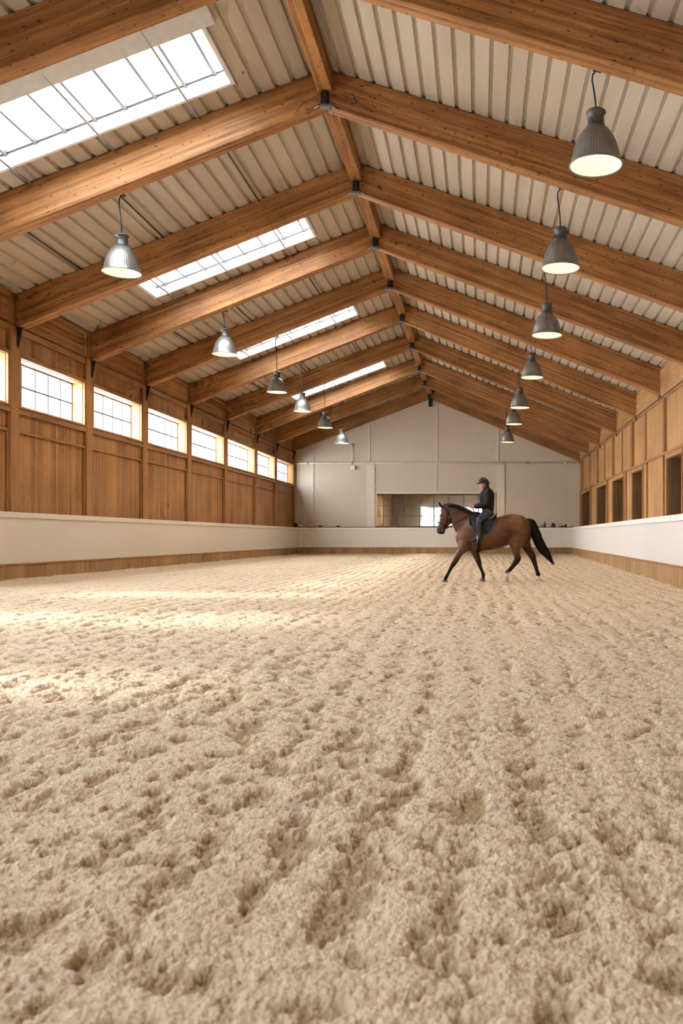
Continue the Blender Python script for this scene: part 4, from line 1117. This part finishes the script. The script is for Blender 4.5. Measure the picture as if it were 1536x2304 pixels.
for s_ in (-1, 1):
    hm.sphere(P(731, 348, s_*.082), .018, .010, .03, 10, 8)    # ears
    sh, el, wr_, ha = P(756, 412, s_*.175), P(742, 515, s_*.235), P(644, 534, s_*.125), P(622, 529, s_*.105)
    hm.tube([sh, sh+(el-sh)*.35, sh+(el-sh)*.75, el, el+(wr_-el)*.3, el+(wr_-el)*.7, wr_, ha], [.066, .056, .048, .044, .043, .036, .028, .03], 14)
    hm.sphere(ha, .046, .020, .042, 14, 10)                    # palm
    for j in range(4):
        z = .032-.021*j; r_ = [.0095, .0098, .0094, .0085][j]; ext = [.95, 1.05, 1.0, .85][j]
        k0 = ha+Vector((-.036, s_*.012, z)); k1 = ha+Vector((-.036-.026*ext, s_*.006, z-.004)); k2 = ha+Vector((-.034-.030*ext, -s_*.020, z-.006)); k3 = ha+Vector((-.018, -s_*.032, z-.006))
        hm.tube([ha+Vector((-.01, s_*.008, z*.8)), k0, k1, k2, k3], [r_*1.1, r_*1.1, r_, r_*.95, r_*.8], 8)
    hm.tube([ha+Vector((.02, -s_*.012, .024)), ha+Vector((-.012, -s_*.022, .046)), ha+Vector((-.042, -s_*.018, .050)), ha+Vector((-.062, -s_*.012, .044))], [.013, .012, .0105, .008], 8)
    # legs
    hp, kn, an, toe = P(762, 585, s_*.10), P(676, 655, s_*.335), P(684, 795, s_*.375), P(604, 832, s_*.375)
    hm.tube([hp, hp+(kn-hp)*.4, hp+(kn-hp)*.8, kn, kn+(an-kn)*.3, kn+(an-kn)*.7, an], [.085, .078, .062, .055, .054, .042, .034], 14)
    hm.tube([an+Vector((.02, 0, -.03)), (an+toe)/2+Vector((0, 0, -.005)), an+(toe-an)*.85], [.024, .024, .014], 12)
remeshed(hm, 'body', M['skin'], man, .0062, 2)
# eyes
for s_ in (-1, 1):
    MB().sphere(P(692, 342, s_*.032), .008, .010, .006, 10, 8).build('eye', M['eye'], man)
# jacket: body with collar plus two sleeves in one garment
jk = MB()
loft(jk, [((710,574),(806,582),.155), ((705,556),(808,560),.158), ((700,530),(810,532),.156), ((688,495),(812,493),.162), ((681,455),(814,448),.178), ((688,420),(811,413),.182), ((706,394),(792,386),.14), ((712,378),(770,366),.080), ((716,368),(768,354),.072)], 4, 22)
for s_ in (-1, 1):
    sh, el, wr_ = P(758, 412, s_*.175), P(744, 515, s_*.238), P(644, 533, s_*.128)
    jk.sphere(sh, .082, .07, .085, 16, 10)
    jk.tube([sh, sh+(el-sh)*.35, sh+(el-sh)*.75, el, el+(wr_-el)*.3, el+(wr_-el)*.75, wr_], [.086, .080, .074, .070, .066, .056, .048], 16)
jko = remeshed(jk, 'jacket', M['jacket'], man, .009, 2)
loft(MB(), [((698,400),(716,398),.03), ((700,388),(722,385),.045), ((706,372),(745,366),.062)], 3, 14).build('shirt_collar', M['shirt'], jko)
bc = MB()
loft(bc, [((712,552),(803,556),.15), ((706,578),(808,585),.165), ((712,604),(806,618),.165), ((730,620),(800,632),.14)], 4, 20)
for s_ in (-1, 1):
    hp, kn, an = P(762, 585, s_*.10), P(676, 655, s_*.335), P(684, 795, s_*.375)
    bc.tube([hp, hp+(kn-hp)*.3, hp+(kn-hp)*.65, kn+(hp-kn)*.08, kn+(an-kn)*.08, kn+(an-kn)*.35], [.118, .112, .096, .086, .078, .066], 18)
remeshed(bc, 'breeches', M['breeches'], man, .009, 4)
for s_ in (-1, 1):
    bt = MB(); kn, an, toe = P(676, 655, s_*.335), P(684, 795, s_*.375), P(598, 834, s_*.378)
    bt.tube([kn+(an-kn)*.10, kn+(an-kn)*.25, kn+(an-kn)*.5, kn+(an-kn)*.8, an, an+Vector((.02, 0, -.05))], [.080, .080, .073, .056, .048, .043], 18)
    bt.tube([an+Vector((.035, 0, -.05)), an+Vector((-.03, 0, -.035)), an+(toe-an)*.55, an+(toe-an)*.85, toe], [.036, .046, .040, .036, .022], 16)
    remeshed(bt, 'boot', M['boot'], man, .008, 3)
# helmet: shell, peak, harness
hb = MB(); rings = []
HC = P(722, 331)
for i in range(12):
    a = math.pi/2*i/11.3-.12
    rings.append([(HC.x+.132*math.cos(a)*math.cos(2*math.pi*k/28)+.004, HC.y+.108*math.cos(a)*math.sin(2*math.pi*k/28), HC.z+.138*math.sin(a)+(.018*math.cos(a)*(-math.cos(2*math.pi*k/28)))) for k in range(28)])
hb.rings(rings); hel = hb.build('helmet', M['helm'], man)
pk = MB(); pv = []
for lay in (0, 1):
    for r_ in range(6):
        for k in range(13):
            a = (k/12-.5)*2.2; e = r_/5
            pv.append((HC.x-.115*math.cos(a)*(1)-.075*e*math.cos(a*.9)+.0, HC.y+(.104+.0*e)*math.sin(a), HC.z+.005-.014*e-.010*lay+.012*math.cos(a)))
pk.v = pv
for lay in (0, 1):
    for r_ in range(5):
        for k in range(12):
            b = lay*78+r_*13+k; pk.f.append((b, b+1, b+14, b+13)); pk.sm.append(True)
for k in range(12): pk.f.append((65+k, 66+k, 78+66+k, 78+65+k)); pk.sm.append(True)
pk.build('helmet_peak', M['helm'], hel)
for s_ in (-1, 1):
    MB().tube([P(728, 325, s_*.10), P(722, 352, s_*.088), P(706, 378, s_*.05), P(702, 386, 0)], .005, 6).build('chin_strap', M['leather'], hel)
loft(MB(), [((718,330),(772,326),.088), ((722,346),(770,344),.086), ((730,358),(768,356),.076), ((738,372),(764,370),.055)], 3, 14).build('hair', M['hairb'], man)
#HORSE_END
# ------------------------------------------------------------------ light
w = bpy.data.worlds.new('sky'); scene.world = w; w.use_nodes = True
bg = w.node_tree.nodes['Background']; bg.inputs[0].default_value = (.95, .975, 1.0, 1); bg.inputs[1].default_value = 3.0
sun = bpy.data.lights.new('sun', 'SUN'); sun.energy = 10; sun.angle = R(6.0); sun.color = (1.0, .94, .84)
so = bpy.data.objects.new('sun', sun); COL.objects.link(so)
d = Vector((1.0, -.03, -.577)); so.rotation_euler = d.to_track_quat('-Z', 'Y').to_euler()
def area(name, loc, dirv, sx, sy, power, col=(.93, .97, 1.0)):
    l = bpy.data.lights.new(name, 'AREA'); l.shape = 'RECTANGLE'; l.size = sx; l.size_y = sy; l.energy = power; l.color = col
    o = bpy.data.objects.new(name, l); COL.objects.link(o); o.location = loc
    o.rotation_euler = Vector(dirv).to_track_quat('-Z', 'Y').to_euler(); return o
for i, (y0, y1, z0, z1) in win_spans.items():
    area('window_daylight', (XL-1.1, (y0+y1)/2, (z0+z1)/2+.35), (1, 0, -.25), (y1-y0)+1.6, (z1-z0)+1.2, 1500 if i < len(FR)-2 else 500)
for i in SKY:
    ya, yb = sky_y(i); x = (SKX0+SKX1)/2; y = (ya+yb)/2
    o = area('skylight_daylight_and_fill', (x-.15, y, roof_z(-1, x, y)+.9), (.35, 0, -1), SKX1-SKX0+.7, yb-ya+1.0, 1150 if i >= NB else 13000, (.92, .97, 1.0))  # unseen skylights get a boosted lamp, added fill for the near sand
    o.rotation_euler = (0, -math.atan(.3), 0)

# ------------------------------------------------------------------ camera
cam = bpy.data.cameras.new('camera'); co_ = bpy.data.objects.new('camera', cam); COL.objects.link(co_)
co_.location = (0, 0, CH); co_.rotation_euler = (R(90), 0, 0)
cam.sensor_fit = 'VERTICAL'; cam.sensor_height = 36.0; cam.sensor_width = 24.0
cam.lens = FPX/2304*36.0
cam.shift_x = (768-1077)/2304; cam.shift_y = (1209-1152)/2304
cam.clip_end = 300
cam.dof.use_dof = True; cam.dof.focus_distance = 13.0; cam.dof.aperture_fstop = 3.5
scene.camera = co_
scene.view_settings.view_transform = 'Standard'
scene.view_settings.exposure = -0.03
scene.cycles.use_denoising = True
scene.cycles.use_adaptive_sampling = True; scene.cycles.adaptive_threshold = .12; scene.cycles.adaptive_min_samples = 12
scene.cycles.max_bounces = 6; scene.cycles.diffuse_bounces = 3; scene.cycles.glossy_bounces = 2; scene.cycles.transparent_max_bounces = 8
scene.cycles.caustics_reflective = False; scene.cycles.caustics_refractive = False
scene.cycles.sample_clamp_indirect = 6.0
